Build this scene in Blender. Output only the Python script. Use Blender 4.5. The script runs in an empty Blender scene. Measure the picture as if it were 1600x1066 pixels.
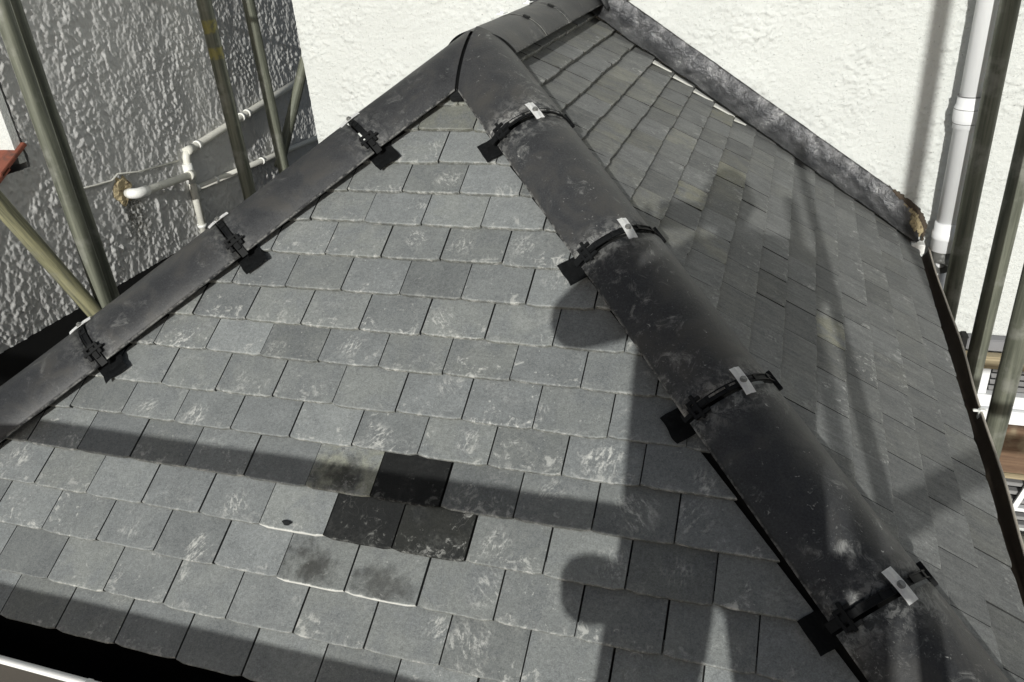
import bpy, bmesh, math, random
import numpy as np
from mathutils import Vector, Matrix, noise

random.seed(7)
S = bpy.context.scene
COL = S.collection
R = math.radians

# ------------------------------------------------------------------ camera
CAM = Vector((0.97225, -0.86883, 1.33929))
ROT = ((0.948056, 0.309110, -0.075106), (0.083159, -0.468729, -0.879419), (-0.307042, 0.827493, -0.470086))
cd = bpy.data.cameras.new('camera'); cam = bpy.data.objects.new('camera', cd); COL.objects.link(cam)
cd.sensor_width = 36; cd.lens = 1255.85 / 1600 * 36; cd.clip_start = 0.01; cd.clip_end = 500
m3 = Matrix((ROT[0], [-v for v in ROT[1]], [-v for v in ROT[2]])).transposed()
cam.matrix_world = Matrix.Translation(CAM) @ m3.to_4x4()
S.camera = cam

# ------------------------------------------------------------------ light
SUN = Vector((-0.102, 1.0, -0.36)).normalized()      # direction the sunlight travels
w = bpy.data.worlds.new('World'); S.world = w; w.use_nodes = True
nt = w.node_tree; bg = nt.nodes['Background']
sky = nt.nodes.new('ShaderNodeTexSky'); sky.sky_type = 'NISHITA'; sky.sun_disc = False
sky.sun_elevation = math.atan2(0.36, math.hypot(0.102, 1)); sky.sun_rotation = math.atan2(0.102, -1)
sky.air_density = 1.0; sky.dust_density = 1.5; sky.ozone_density = 0.6
hs = nt.nodes.new('ShaderNodeHueSaturation'); hs.inputs['Saturation'].default_value = 0.55
nt.links.new(sky.outputs[0], hs.inputs['Color']); nt.links.new(hs.outputs[0], bg.inputs[0]); bg.inputs[1].default_value = 0.072
ld = bpy.data.lights.new('sun', 'SUN'); ld.energy = 4.0; ld.angle = R(0.53); ld.color = (1.0, 0.995, 0.945)
sun = bpy.data.objects.new('sun', ld); COL.objects.link(sun)
sun.rotation_euler = SUN.to_track_quat('-Z', 'Y').to_euler(); sun.location = (0, -6, 6)
S.view_settings.view_transform = 'Standard'; S.view_settings.look = 'None'
S.view_settings.exposure = 0.0; S.view_settings.gamma = 1.0; S.view_settings.use_curve_mapping = False
S.cycles.max_bounces = 6

# ------------------------------------------------------------------ node helper
class NB:
    def __init__(s, name, rough=0.8, metal=0.0, spec=0.5):
        s.m = bpy.data.materials.new(name); s.m.use_nodes = True
        s.t = s.m.node_tree; s.b = s.t.nodes['Principled BSDF']
        s.b.inputs['Roughness'].default_value = rough; s.b.inputs['Metallic'].default_value = metal
        s.b.inputs['Specular IOR Level'].default_value = spec
        s.tc = s.t.nodes.new('ShaderNodeTexCoord')
    def n(s, typ, **kw):
        o = s.t.nodes.new(typ)
        for k, v in kw.items():
            if k in o.inputs: s.put(o.inputs[k], v)
            else: setattr(o, k, v)
        return o
    def put(s, sock, v):
        if hasattr(v, 'is_linked'): s.t.links.new(v, sock)
        else: sock.default_value = v
    def obj(s): return s.tc.outputs['Object']
    def noise(s, vec, scale, detail=4, rough=0.6, dist=0.0):
        o = s.n('ShaderNodeTexNoise', Vector=vec, Scale=scale, Detail=detail, Roughness=rough, Distortion=dist)
        return o.outputs['Fac']
    def ramp(s, fac, a, b, inv=False):
        o = s.n('ShaderNodeMapRange'); s.put(o.inputs['Value'], fac)
        o.interpolation_type = 'SMOOTHSTEP'
        o.inputs['From Min'].default_value = a; o.inputs['From Max'].default_value = b
        o.inputs['To Min'].default_value = 1.0 if inv else 0.0; o.inputs['To Max'].default_value = 0.0 if inv else 1.0
        return o.outputs[0]
    def math(s, op, a, b=0.0, c=None):
        o = s.n('ShaderNodeMath', operation=op); s.put(o.inputs[0], a); s.put(o.inputs[1], b)
        if c is not None: s.put(o.inputs[2], c)
        return o.outputs[0]
    def mul(s, a, b): return s.math('MULTIPLY', a, b)
    def add(s, a, b): return s.math('ADD', a, b)
    def mix(s, fac, a, b, blend='MIX'):
        o = s.n('ShaderNodeMix', data_type='RGBA', blend_type=blend)
        s.put(o.inputs['Factor'], fac)
        for i, v in ((6, a), (7, b)):
            s.put(o.inputs[i], (*v, 1) if isinstance(v, tuple) and len(v) == 3 else v)
        return o.outputs[2]
    def grey(s, v):
        o = s.n('ShaderNodeCombineColor')
        for i in range(3): s.put(o.inputs[i], v)
        return o.outputs[0]
    def map(s, vec, scale=(1, 1, 1), rot=(0, 0, 0), loc=(0, 0, 0)):
        o = s.n('ShaderNodeMapping', Vector=vec); o.inputs['Scale'].default_value = scale
        o.inputs['Rotation'].default_value = rot; o.inputs['Location'].default_value = loc
        return o.outputs[0]
    def bump(s, h, strength, dist, prev=None):
        o = s.n('ShaderNodeBump', Height=h); o.inputs['Strength'].default_value = strength
        o.inputs['Distance'].default_value = dist
        if prev is not None: s.put(o.inputs['Normal'], prev)
        return o.outputs[0]
    def out(s, col=None, nor=None, rough=None):
        if col is not None: s.put(s.b.inputs['Base Color'], (*col, 1) if isinstance(col, tuple) else col)
        if nor is not None: s.put(s.b.inputs['Normal'], nor)
        if rough is not None: s.put(s.b.inputs['Roughness'], rough)
        return s.m

# ------------------------------------------------------------------ materials
def tile_mat(name, base, streak=0.0, warm=0.0, scuffk=1.0):
    b = NB(name, 0.82, spec=0.22)
    tint = b.n('ShaderNodeVertexColor', layer_name='tint').outputs[0]
    mark = b.n('ShaderNodeVertexColor', layer_name='mark').outputs[0]
    ts = b.n('ShaderNodeSeparateColor', Color=tint).outputs; ms = b.n('ShaderNodeSeparateColor', Color=mark).outputs
    uv = b.n('ShaderNodeUVMap', uv_map='UVMap').outputs[0]
    us = b.n('ShaderNodeSeparateXYZ', Vector=uv).outputs
    pv = b.n('ShaderNodeUVMap', uv_map='Patch').outputs[0]
    off = b.n('ShaderNodeVectorMath', operation='SCALE'); b.put(off.inputs[0], (13.1, 7.7, 3.9)); b.put(off.inputs['Scale'], ts[2])
    vec = b.n('ShaderNodeVectorMath', operation='ADD'); b.put(vec.inputs[0], b.obj()); b.put(vec.inputs[1], off.outputs[0]); vec = vec.outputs[0]
    grain = b.noise(vec, 330, 3, 0.8); grain2 = b.noise(vec, 130, 4, 0.7); cloud = b.noise(vec, 15, 4, 0.55, 0.5); mid = b.noise(vec, 55, 5, 0.6)
    g = b.add(b.mul(b.math('SUBTRACT', grain, 0.5), 1.3), b.mul(b.math('SUBTRACT', grain2, 0.5), 0.85))
    g = b.add(g, b.mul(b.math('SUBTRACT', cloud, 0.5), 0.55)); g = b.add(g, b.mul(b.math('SUBTRACT', mid, 0.5), 0.16))
    if streak:
        sv = b.map(vec, (6, 60, 6)); st = b.noise(sv, 1.6, 4, 0.6)
        g = b.add(g, b.mul(b.math('SUBTRACT', st, 0.5), streak))
    val = b.mul(b.add(g, 1.0), b.mul(ts[0], 2.0))
    col = b.mix(1.0, (base[0], base[1], base[2]), b.grey(val), 'MULTIPLY')
    warmc = b.mix(1.0, col, (1.07, 1.03, 0.84), 'MULTIPLY')
    col = b.mix(b.mul(ts[1], b.ramp(cloud, 0.3, 0.6)), col, warmc)
    # stains : dark soft-edged area inside the tile
    ctr = b.n('ShaderNodeVectorMath', operation='DISTANCE'); b.put(ctr.inputs[0], uv); b.put(ctr.inputs[1], (0.45, 0.36, 0))
    dmask = b.mul(b.ramp(b.add(ctr.outputs['Value'], b.add(b.mul(b.math('SUBTRACT', mid, 0.5), 0.7), b.mul(b.math('SUBTRACT', cloud, 0.5), 1.3))), 0.05, 0.60, True), ms[1])
    col = b.mix(dmask, col, (0.030, 0.029, 0.026))
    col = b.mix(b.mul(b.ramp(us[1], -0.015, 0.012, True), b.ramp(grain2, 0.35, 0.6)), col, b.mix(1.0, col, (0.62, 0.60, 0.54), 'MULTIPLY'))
    # chalky scuffs
    rot = b.map(vec, (1, 1, 1), (0.4, 0.3, 0.8)); sc = b.noise(rot, 42, 8, 0.72, 0.55)
    low = b.ramp(us[1], 0.0, 0.75, True)
    thr = b.add(sc, b.mul(low, 0.075)); area = b.noise(vec, 11, 2, 0.5)
    thr = b.add(thr, b.mul(b.math('SUBTRACT', area, 0.5), 0.30))
    m1 = b.mul(b.ramp(thr, 0.615, 0.73), b.mul(ms[0], 0.8 * scuffk))
    m1 = b.add(m1, b.mul(b.mul(b.ramp(b.noise(rot, 17, 5, 0.6, 0.3), 0.50, 0.72), b.ramp(grain2, 0.3, 0.7)), b.mul(ms[0], 0.22 * scuffk)))
    spots = b.mul(b.ramp(b.noise(vec, 95, 3, 0.5, 0.3), 0.69, 0.76), b.mul(0.7 * scuffk, ms[0]))
    thin = b.n('ShaderNodeTexWave', Vector=vec, Scale=14.0, Distortion=22.0, Detail=3.0); thin.inputs['Detail Scale'].default_value = 1.3
    lines = b.mul(b.mul(b.ramp(thin.outputs['Fac'], 0.965, 1.0), b.ramp(area, 0.56, 0.68)), b.mul(ms[0], 0.16 * scuffk))
    # worn dusty nose; marked tiles also get a sunlit edge painted white
    nose = b.mul(b.ramp(us[1], -0.02, 0.075, True), b.ramp(b.noise(vec, 60, 6, 0.75), 0.47, 0.68))
    nose = b.add(b.mul(nose, b.add(0.26 * scuffk, ms[2])), b.mul(b.ramp(us[1], -0.01, 0.04, True), b.ramp(ms[2], 1.0, 1.4)))
    nose2 = b.mul(b.mul(b.ramp(us[1], 0.0, 0.22, True), b.ramp(b.noise(vec, 38, 6, 0.7, 0.8), 0.52, 0.66)), b.mul(b.add(ms[0], -0.15), 0.75 * scuffk))
    # hand-sized smears
    ps = b.n('ShaderNodeVectorMath', operation='LENGTH'); b.put(ps.inputs[0], pv)
    off3 = b.n('ShaderNodeVectorMath', operation='ADD'); b.put(off3.inputs[0], b.map(pv, (3.4, 1.0, 1))); b.put(off3.inputs[1], off.outputs[0])
    fl = b.noise(off3.outputs[0], 1.25, 7, 0.72, 0.6)
    pm = b.mul(b.ramp(b.add(ps.outputs['Value'], b.mul(b.math('SUBTRACT', mid, 0.5), 1.3)), 0.25, 1.1, True), b.ramp(b.add(fl, b.mul(b.math('SUBTRACT', grain2, 0.5), 0.35)), 0.47, 0.64))
    pm = b.mul(pm, b.mul(ts_a(b), 0.85))
    tot = b.math('MINIMUM', b.add(b.add(b.add(m1, spots), b.add(nose, nose2)), b.add(pm, lines)), 1.0)
    col = b.mix(tot, col, (0.56, 0.56, 0.53))
    h = b.add(b.mul(grain, 0.5), b.add(b.mul(grain2, 0.5), b.mul(mid, 0.6)))
    nor = b.bump(h, 0.6, 0.003)
    return b.out(col, nor, b.math('SUBTRACT', 0.86, b.mul(cloud, 0.18)))
def ts_a(b):
    return b.n('ShaderNodeVertexColor', layer_name='patch').outputs[0]

M = {}
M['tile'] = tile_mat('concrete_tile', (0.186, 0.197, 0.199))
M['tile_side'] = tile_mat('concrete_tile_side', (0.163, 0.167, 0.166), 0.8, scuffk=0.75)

def cap_mat():
    b = NB('ridge_concrete', 0.62, spec=0.3)
    o = b.obj(); ran = b.n('ShaderNodeObjectInfo').outputs['Random']
    off = b.n('ShaderNodeVectorMath', operation='SCALE'); b.put(off.inputs[0], (9.1, 5.3, 3.3)); b.put(off.inputs['Scale'], ran)
    v = b.n('ShaderNodeVectorMath', operation='ADD'); b.put(v.inputs[0], o); b.put(v.inputs[1], off.outputs[0]); v = v.outputs[0]
    cl = b.noise(v, 9, 5, 0.6, 0.6); fine = b.noise(v, 500, 3, 0.7); sc = b.noise(v, 22, 9, 0.74, 0.7); ar = b.noise(v, 6, 3, 0.5)
    mark = b.n('ShaderNodeVertexColor', layer_name='mark').outputs[0]; ms = b.n('ShaderNodeSeparateColor', Color=mark).outputs
    k = b.add(b.mul(cl, 1.1), b.add(b.mul(b.noise(v, 240, 4, 0.85), 1.9), -0.55))
    k = b.mul(k, b.add(0.72, b.mul(ran, 0.65)))
    col = b.mix(1.0, (0.030, 0.031, 0.033), b.grey(k), 'MULTIPLY')
    col = b.mix(b.mul(b.ramp(cl, 0.45, 0.70), 0.7), col, (0.058, 0.055, 0.050))
    m = b.mul(b.ramp(b.add(sc, b.mul(b.math('SUBTRACT', ar, 0.5), 0.45)), 0.56, 0.78), b.add(0.08, b.mul(ms[0], 0.55)))
    sp = b.add(b.mul(b.ramp(b.noise(v, 70, 4, 0.6, 1.0), 0.66, 0.76), b.mul(ms[0], 0.8)), b.mul(b.mul(b.ramp(b.noise(v, 210, 3, 0.6), 0.62, 0.74), b.ramp(ar, 0.42, 0.62)), b.mul(ms[0], 0.45)))
    ends = b.mul(b.mul(ms[1], b.ramp(b.noise(v, 60, 7, 0.75, 0.5), 0.44, 0.60)), b.add(0.10, b.mul(ms[0], 0.45)))
    edge = b.mul(b.mul(b.ramp(ms[2], 0.5, 1.0), b.ramp(b.noise(v, 60, 5, 0.7), 0.42, 0.60)), 0.5)
    t = b.math('MINIMUM', b.add(b.add(m, sp), b.add(ends, edge)), 1.0)
    col = b.mix(t, col, (0.46, 0.46, 0.44))
    nor = b.bump(b.add(b.mul(fine, 0.4), b.add(b.mul(b.noise(v, 120, 4), 0.6), b.mul(cl, 2.0))), 0.35, 0.002)
    return b.out(col, nor, b.add(0.48, b.mul(t, 0.35)))
M['cap'] = cap_mat()

def simple(name, col, rough=0.6, metal=0.0, var=0.25, scale=30, bump=0.0, bs=80, bd=0.002, spec=0.5, col2=None, thr=(0.45, 0.65)):
    b = NB(name, rough, metal, spec); n1 = b.noise(b.obj(), scale, 5, 0.6, 0.3)
    k = b.add(1.0 - var * 0.5, b.mul(n1, var))
    c = b.mix(1.0, col, b.grey(k), 'MULTIPLY')
    if col2: c = b.mix(b.ramp(b.noise(b.obj(), scale * 0.5, 6, 0.65, 0.6), *thr), c, col2)
    nor = b.bump(b.noise(b.obj(), bs, 5, 0.6), bump, bd) if bump else None
    return b.out(c, nor)
M['black'] = simple('black_plastic', (0.006, 0.0065, 0.007), 0.6, var=0.5, spec=0.2)
M['pad'] = simple('black_felt_pad', (0.013, 0.014, 0.015), 0.85, spec=0.15, var=0.6, scale=90, bump=0.5, bs=150, col2=(0.03, 0.032, 0.033), thr=(0.5, 0.8))
M['steel'] = simple('bright_steel_plate', (0.95, 0.95, 0.94), 0.45, 0.0, var=0.35, scale=120, col2=(0.6, 0.6, 0.58), thr=(0.6, 0.75))
M['screw'] = simple('screw_metal', (0.30, 0.30, 0.29), 0.4, 0.8)
M['void'] = simple('black_underlay', (0.006, 0.006, 0.006), 0.9)
M['flatblack'] = simple('flat_black', (0.0035, 0.0035, 0.0035), 0.9, spec=0.1)
M['gutter_in'] = simple('gutter_inside', (0.060, 0.047, 0.036), 0.5, var=0.7, scale=25, col2=(0.12, 0.10, 0.07), thr=(0.55, 0.8), bump=0.3, bs=60)
M['lip'] = simple('gutter_lip', (0.42, 0.38, 0.32), 0.5, var=0.6, scale=40, col2=(0.12, 0.10, 0.08), thr=(0.5, 0.75))
M['whitelip'] = simple('gutter_lip_white', (0.90, 0.90, 0.88), 0.4, var=0.12, scale=30)
M['debris'] = simple('moss_debris', (0.085, 0.075, 0.055), 0.95, var=0.9, scale=200, col2=(0.24, 0.22, 0.18), thr=(0.6, 0.7))
M['mortar'] = simple('old_mortar', (0.40, 0.33, 0.20), 0.95, var=0.8, scale=60, bump=0.8, bs=90, bd=0.006, col2=(0.10, 0.07, 0.04), thr=(0.5, 0.68))
M['mortar_sunsliver'] = simple('white_mortar_sun_sliver', (0.50, 0.50, 0.47), 0.9, var=0.3, scale=70, bump=0.5, bs=200)
M['pvc'] = simple('grey_white_pvc', (0.80, 0.81, 0.82), 0.32, var=0.10, scale=12)
M['pvcline'] = simple('pvc_seal', (0.18, 0.18, 0.18), 0.5)
M['wpipe'] = simple('old_white_paint', (0.66, 0.65, 0.59), 0.5, var=0.3, scale=40, col2=(0.40, 0.38, 0.32), thr=(0.6, 0.8))
M['wpipe_clean'] = simple('white_plastic', (0.78, 0.78, 0.75), 0.4, var=0.1)
M['frame'] = simple('white_frame_paint', (0.74, 0.75, 0.76), 0.35, var=0.1, scale=8)
M['dark'] = simple('dark_glass', (0.02, 0.021, 0.022), 0.15)
M['slat'] = simple('slat_grey', (0.24, 0.24, 0.24), 0.4, var=0.4)
M['leadcap'] = simple('grey_lead_cap', (0.20, 0.20, 0.21), 0.6, var=0.3)
M['redtile'] = simple('red_clay_tile', (0.20, 0.060, 0.035), 0.85, var=0.8, scale=25, bump=0.5, bs=60, col2=(0.06, 0.035, 0.028), thr=(0.5, 0.7))
M['skin'] = simple('skin', (0.52, 0.33, 0.25), 0.55, var=0.1)
M['jacket'] = simple('work_jacket', (0.05, 0.06, 0.09), 0.9, var=0.3, bump=0.3, bs=40)
M['hair'] = simple('dark_hair', (0.03, 0.02, 0.015), 0.7, var=0.5, scale=90)
M['trousers'] = simple('work_trousers', (0.06, 0.06, 0.06), 0.9, var=0.3)
M['boots'] = simple('boots', (0.10, 0.06, 0.03), 0.7)
M['phone'] = simple('phone_black', (0.01, 0.01, 0.01), 0.2)
M['ground'] = simple('concrete_ground', (0.20, 0.19, 0.175), 0.9, var=0.6, scale=1.5, bump=0.4, bs=30, bd=0.01)
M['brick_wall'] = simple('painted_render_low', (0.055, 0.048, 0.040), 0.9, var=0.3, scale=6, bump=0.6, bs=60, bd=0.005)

def wood(name, c1, c2, axis=0):
    b = NB(name, 0.8); sc = [40, 40, 40]; sc[axis] = 2.2
    v = b.map(b.obj(), tuple(sc)); n1 = b.noise(v, 1.0, 6, 0.65, 1.0); n2 = b.noise(b.obj(), 7, 4)
    c = b.mix(b.ramp(n1, 0.3, 0.7), c1, c2)
    c = b.mix(b.mul(b.ramp(n2, 0.52, 0.72), 0.7), c, (0.35, 0.30, 0.20))
    return b.out(c, b.bump(n1, 0.6, 0.003))
M['wood_brown'] = wood('scaffold_board_wood', (0.11, 0.065, 0.04), (0.20, 0.125, 0.075))
M['wood_pale'] = wood('weathered_timber', (0.20, 0.16, 0.10), (0.42, 0.35, 0.22))

def pole_mat(name, bands=None, pale=False):
    b = NB(name, 0.52, 0.25); o = b.obj()
    st = b.noise(b.map(o, (60, 60, 2.5)), 1.0, 5, 0.65); cl = b.noise(o, 12, 5, 0.6); f = b.noise(o, 220, 3, 0.7)
    c = b.mix(b.ramp(st, 0.3, 0.72), (0.070, 0.076, 0.058), (0.185, 0.192, 0.148) if not pale else (0.42, 0.40, 0.24))
    c = b.mix(b.mul(b.ramp(cl, 0.5, 0.7), 0.6), c, (0.27, 0.27, 0.24))
    c = b.mix(b.mul(b.ramp(f, 0.62, 0.75), 0.5), c, (0.05, 0.05, 0.04))
    if bands:
        z = b.n('ShaderNodeSeparateXYZ', Vector=o).outputs[2]
        for lo, hi in bands:
            m = b.mul(b.ramp(z, lo - 0.004, lo + 0.004), b.ramp(z, hi - 0.006, hi + 0.006, True))
            m = b.mul(m, b.ramp(b.noise(o, 45, 5, 0.7), 0.36, 0.56))
            c = b.mix(b.mul(m, 0.7), c, (0.27, 0.235, 0.05))
    return b.out(c, b.bump(b.add(st, f), 0.3, 0.001))
M['pole'] = pole_mat('galvanised_tube')
M['pole_yellow'] = pole_mat('galvanised_tube_yellow_paint', [(1.118, 1.165), (1.005, 1.045)])
M['pole_pale'] = pole_mat('galvanised_tube_pale', pale=True)

def lead_mat():
    b = NB('lead_sheet', 0.42, 0.55, 0.8); o = b.obj()
    n1 = b.noise(o, 17, 4, 0.55, 0.15); n2 = b.noise(o, 75, 5, 0.65, 0.1)
    c = b.mix(b.ramp(n1, 0.3, 0.7), (0.10, 0.103, 0.11), (0.27, 0.27, 0.278))
    c = b.mix(b.mul(b.ramp(b.add(n2, b.mul(b.math('SUBTRACT', n1, 0.5), 0.9)), 0.62, 0.76), 0.5), c, (0.62, 0.62, 0.61))  # pale flecks paint bright glints of the ripples into the lead colour
    r = b.add(0.27, b.mul(n2, 0.25))
    return b.out(c, b.bump(b.add(b.mul(n1, 2.0), b.mul(n2, 0.5)), 0.9, 0.010), r)
M['lead'] = lead_mat()

def render_mat(name, base, pit_shade, amp=0.7, stain=False):
    b = NB(name, 1.0, spec=0.08); o = b.obj()
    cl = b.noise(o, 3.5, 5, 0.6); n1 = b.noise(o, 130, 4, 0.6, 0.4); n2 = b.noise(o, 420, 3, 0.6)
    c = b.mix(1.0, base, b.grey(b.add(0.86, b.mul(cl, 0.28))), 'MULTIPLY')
    c = b.mix(b.mul(b.ramp(n1, 0.60, 0.74), pit_shade), c, tuple(x * 0.5 for x in base))  # dark specks painted in for the shade in the roughcast pits
    if stain:
        # soft brown damp stain below the old pipe hole
        d = b.n('ShaderNodeVectorMath', operation='DISTANCE')
        b.put(d.inputs[0], b.map(o, (1, 0.9, 0.42))); b.put(d.inputs[1], (-1.70, 1.775 * 0.9, 0.30 * 0.42))
        msk = b.mul(b.ramp(b.add(d.outputs['Value'], b.mul(b.math('SUBTRACT', b.noise(o, 30, 6, 0.7), 0.5), 0.14)), 0.015, 0.085, True), 0.8)
        c = b.mix(b.mul(msk, b.ramp(n1, 0.35, 0.6)), c, (0.05, 0.042, 0.022))
    return b.out(c, b.bump(b.add(n1, b.mul(n2, 0.35)), amp, 0.006))
M['white_render'] = render_mat('white_roughcast', (0.625, 0.64, 0.62), 1.0, 0.9)
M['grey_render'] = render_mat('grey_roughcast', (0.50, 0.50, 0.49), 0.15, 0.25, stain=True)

# ------------------------------------------------------------------ mesh helpers
def link(name, me, mat, parent=None, smooth=False):
    o = bpy.data.objects.new(name, me); COL.objects.link(o)
    if mat is not None:
        for mm in (mat if isinstance(mat, (list, tuple)) else [mat]): me.materials.append(mm)
    if smooth:
        for p in me.polygons: p.use_smooth = True
    if parent is not None: o.parent = parent
    return o
def frombm(name, bm, mat, parent=None, smooth=False):
    me = bpy.data.meshes.new(name); bm.normal_update(); bm.to_mesh(me); bm.free()
    return link(name, me, mat, parent, smooth)
def tag(o, label=None, cat=None, group=None, kind=None):
    if label: o['label'] = label
    if cat: o['category'] = cat
    if group: o['group'] = group
    if kind: o['kind'] = kind
    return o
def thing(name, label, cat, loc=(0, 0, 0), group=None):
    o = bpy.data.objects.new(name, None); COL.objects.link(o); o.empty_display_size = 0.1
    o.location = loc
    return tag(o, label, cat, group)
def addbox(bm, lo, hi, mat4=None, bevel=0.0, mi=0):
    r = bmesh.ops.create_cube(bm, size=1.0); vs = r['verts']
    for v in vs: v.co = Vector([(lo[i] + hi[i]) / 2 + v.co[i] * (hi[i] - lo[i]) for i in range(3)])
    if bevel:
        es = list({e for v in vs for e in v.link_edges})
        r2 = bmesh.ops.bevel(bm, geom=es, offset=bevel, segments=2, affect='EDGES', clamp_overlap=True)
        vs = list({v for f in r2['faces'] for v in f.verts} | {v for v in vs if v.is_valid})
    if mat4 is not None:
        for v in vs: v.co = mat4 @ v.co
    return vs
def box(name, lo, hi, mat, parent=None, bevel=0.0, mat4=None):
    bm = bmesh.new(); addbox(bm, lo, hi, mat4, bevel); return frombm(name, bm, mat, parent)
def addtube(bm, pts, r, seg=16, caps=True):
    pts = [Vector(p) for p in pts]; rings = []; n = len(pts)
    rr = r if isinstance(r, (list, tuple)) else [r] * n
    ref = None
    for i, p in enumerate(pts):
        d = (pts[min(i + 1, n - 1)] - pts[max(i - 1, 0)]).normalized()
        if ref is None: ref = d.orthogonal().normalized()
        ref = (ref - d * ref.dot(d)).normalized(); q = d.cross(ref)
        rings.append([bm.verts.new(p + rr[i] * (math.cos(a) * ref + math.sin(a) * q)) for a in (2 * math.pi * k / seg for k in range(seg))])
    for a, b_ in zip(rings, rings[1:]):
        for k in range(seg): bm.faces.new((a[k], a[(k + 1) % seg], b_[(k + 1) % seg], b_[k])).smooth = True
    if caps: bm.faces.new(rings[0][::-1]); bm.faces.new(rings[-1])
def tube(name, pts, r, mat, parent=None, seg=20, caps=True):
    bm = bmesh.new(); addtube(bm, pts, r, seg, caps); return frombm(name, bm, mat, parent)
def bend(a, c, b_, rad, n=6):
    a, c, b_ = Vector(a), Vector(c), Vector(b_); p = c + (a - c).normalized() * rad; q = c + (b_ - c).normalized() * rad
    return [p.lerp(c, t).lerp(c.lerp(q, t), t) for t in [i / n for i in range(n + 1)]]

# ------------------------------------------------------------------ roof numbers
W = 0.165; G = 0.10198; P = 0.61055; XE = 1.50275; Y0 = 1.83433; XL = -1.329
cP, sP, tP = math.cos(P), math.sin(P), math.tan(P)
APX = Vector((0.087, 1.416, 0.991)); YW = 2.70
TH = 0.0125
roof = thing('tiled_hip_roof', 'small grey concrete tiled hip roof with black hip tiles between two rendered walls', 'roof')

FROW = {10: (-0.0006, -0.0001), 11: (0.0007, 0.0), 12: (0.0031, -0.002), 13: (-0.0031, -0.0035), 14: (-0.0045, -0.0005), 9: (-0.0008, 0.0038), 8: (-0.0015, -0.0041), 7: (0.0047, -0.0004), 6: (0.0044, -0.0062), 5: (0.001, -0.0035), 4: (-0.0002, -0.0003), 3: (0.0011, 0.0025), 2: (-0.0007, 0.0014), 1: (-0.0049, -0.0001), 0: (-0.014, 0.0129)}
RROW = {3: (0.0056, -0.0068), 4: (0.0124, -0.0065), 5: (-0.0001, 0.0031), 6: (-0.0054, 0.002), 7: (-0.0075, 0.0085), 8: (-0.0068, 0.0082), 9: (-0.0072, 0.0025), 10: (0.0049, -0.0048), 11: (0.0128, -0.0144)}
PATCH = [(9, 0.86, 0.28, 0.035, 1), (9, 2.03, 0.4, 0.04, 1), (9, 2.15, 0.5, 0.03, 0.8), (5, 2.6, 0.31, 0.04, 0.5), (3, 0.4, 0.63, 0.02, 0.7), (4, 0.5, 0.65, 0.03, 0.8), (6, 1.29, 0.46, 0.035, 0.8), (4, 1.65, 0.75, 0.03, 0.6), (4, 1.27, 0.52, 0.035, 0.6), (9, 3.98, 0.47, 0.045, 1.1), (10, 4.5, 0.5, 0.045, 0.9), (10, 5.18, 0.6, 0.04, 0.7), (12, -1.29, 0.27, 0.04, 1), (11, -0.99, 0.32, 0.035, 0.9), (11, -5.03, 0.62, 0.035, 0.9), (11, 2.85, 0.43, 0.035, 1), (7, -0.04, 0.49, 0.03, 0.9), (9, -2.17, 0.29, 0.03, 1), (9, -3.07, 0.25, 0.03, 0.8), (7, -1.24, 0.21, 0.03, 0.5), (13, 2.4, 0.7, 0.04, 0.9), (13, 2.77, 0.52, 0.05, 0.8), (12, 2.85, 0.57, 0.04, 0.7), (11, 4.3, 0.47, 0.035, 0.6), (11, 5.08, 0.5, 0.03, 0.5), (5, 2.87, 0.78, 0.035, 0.6), (4, 2.28, 0.61, 0.04, 0.6), (2, 1.77, 0.1, 0.035, 0.6), (2, 0.74, 0.46, 0.04, 0.7), (1, 0.34, 0.51, 0.04, 0.5), (8, 1.66, 0.78, 0.03, 0.5), (10, 3.39, 0.7, 0.03, 0.5), (7, -3.04, 0.3, 0.02, 0.8), (12, -2.53, 0.42, 0.03, 0.5), (13, -1.47, 0.79, 0.03, 0.7), (9, 5.27, 0.3, 0.03, 0.5), (8, 3.01, 0.41, 0.03, 0.5), (12, 1.71, 0.25, 0.04, 0.6), (10, 2.3, 0.4, 0.03, 0.4), (8, -1.6, 0.3, 0.03, 0.5)]

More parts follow.
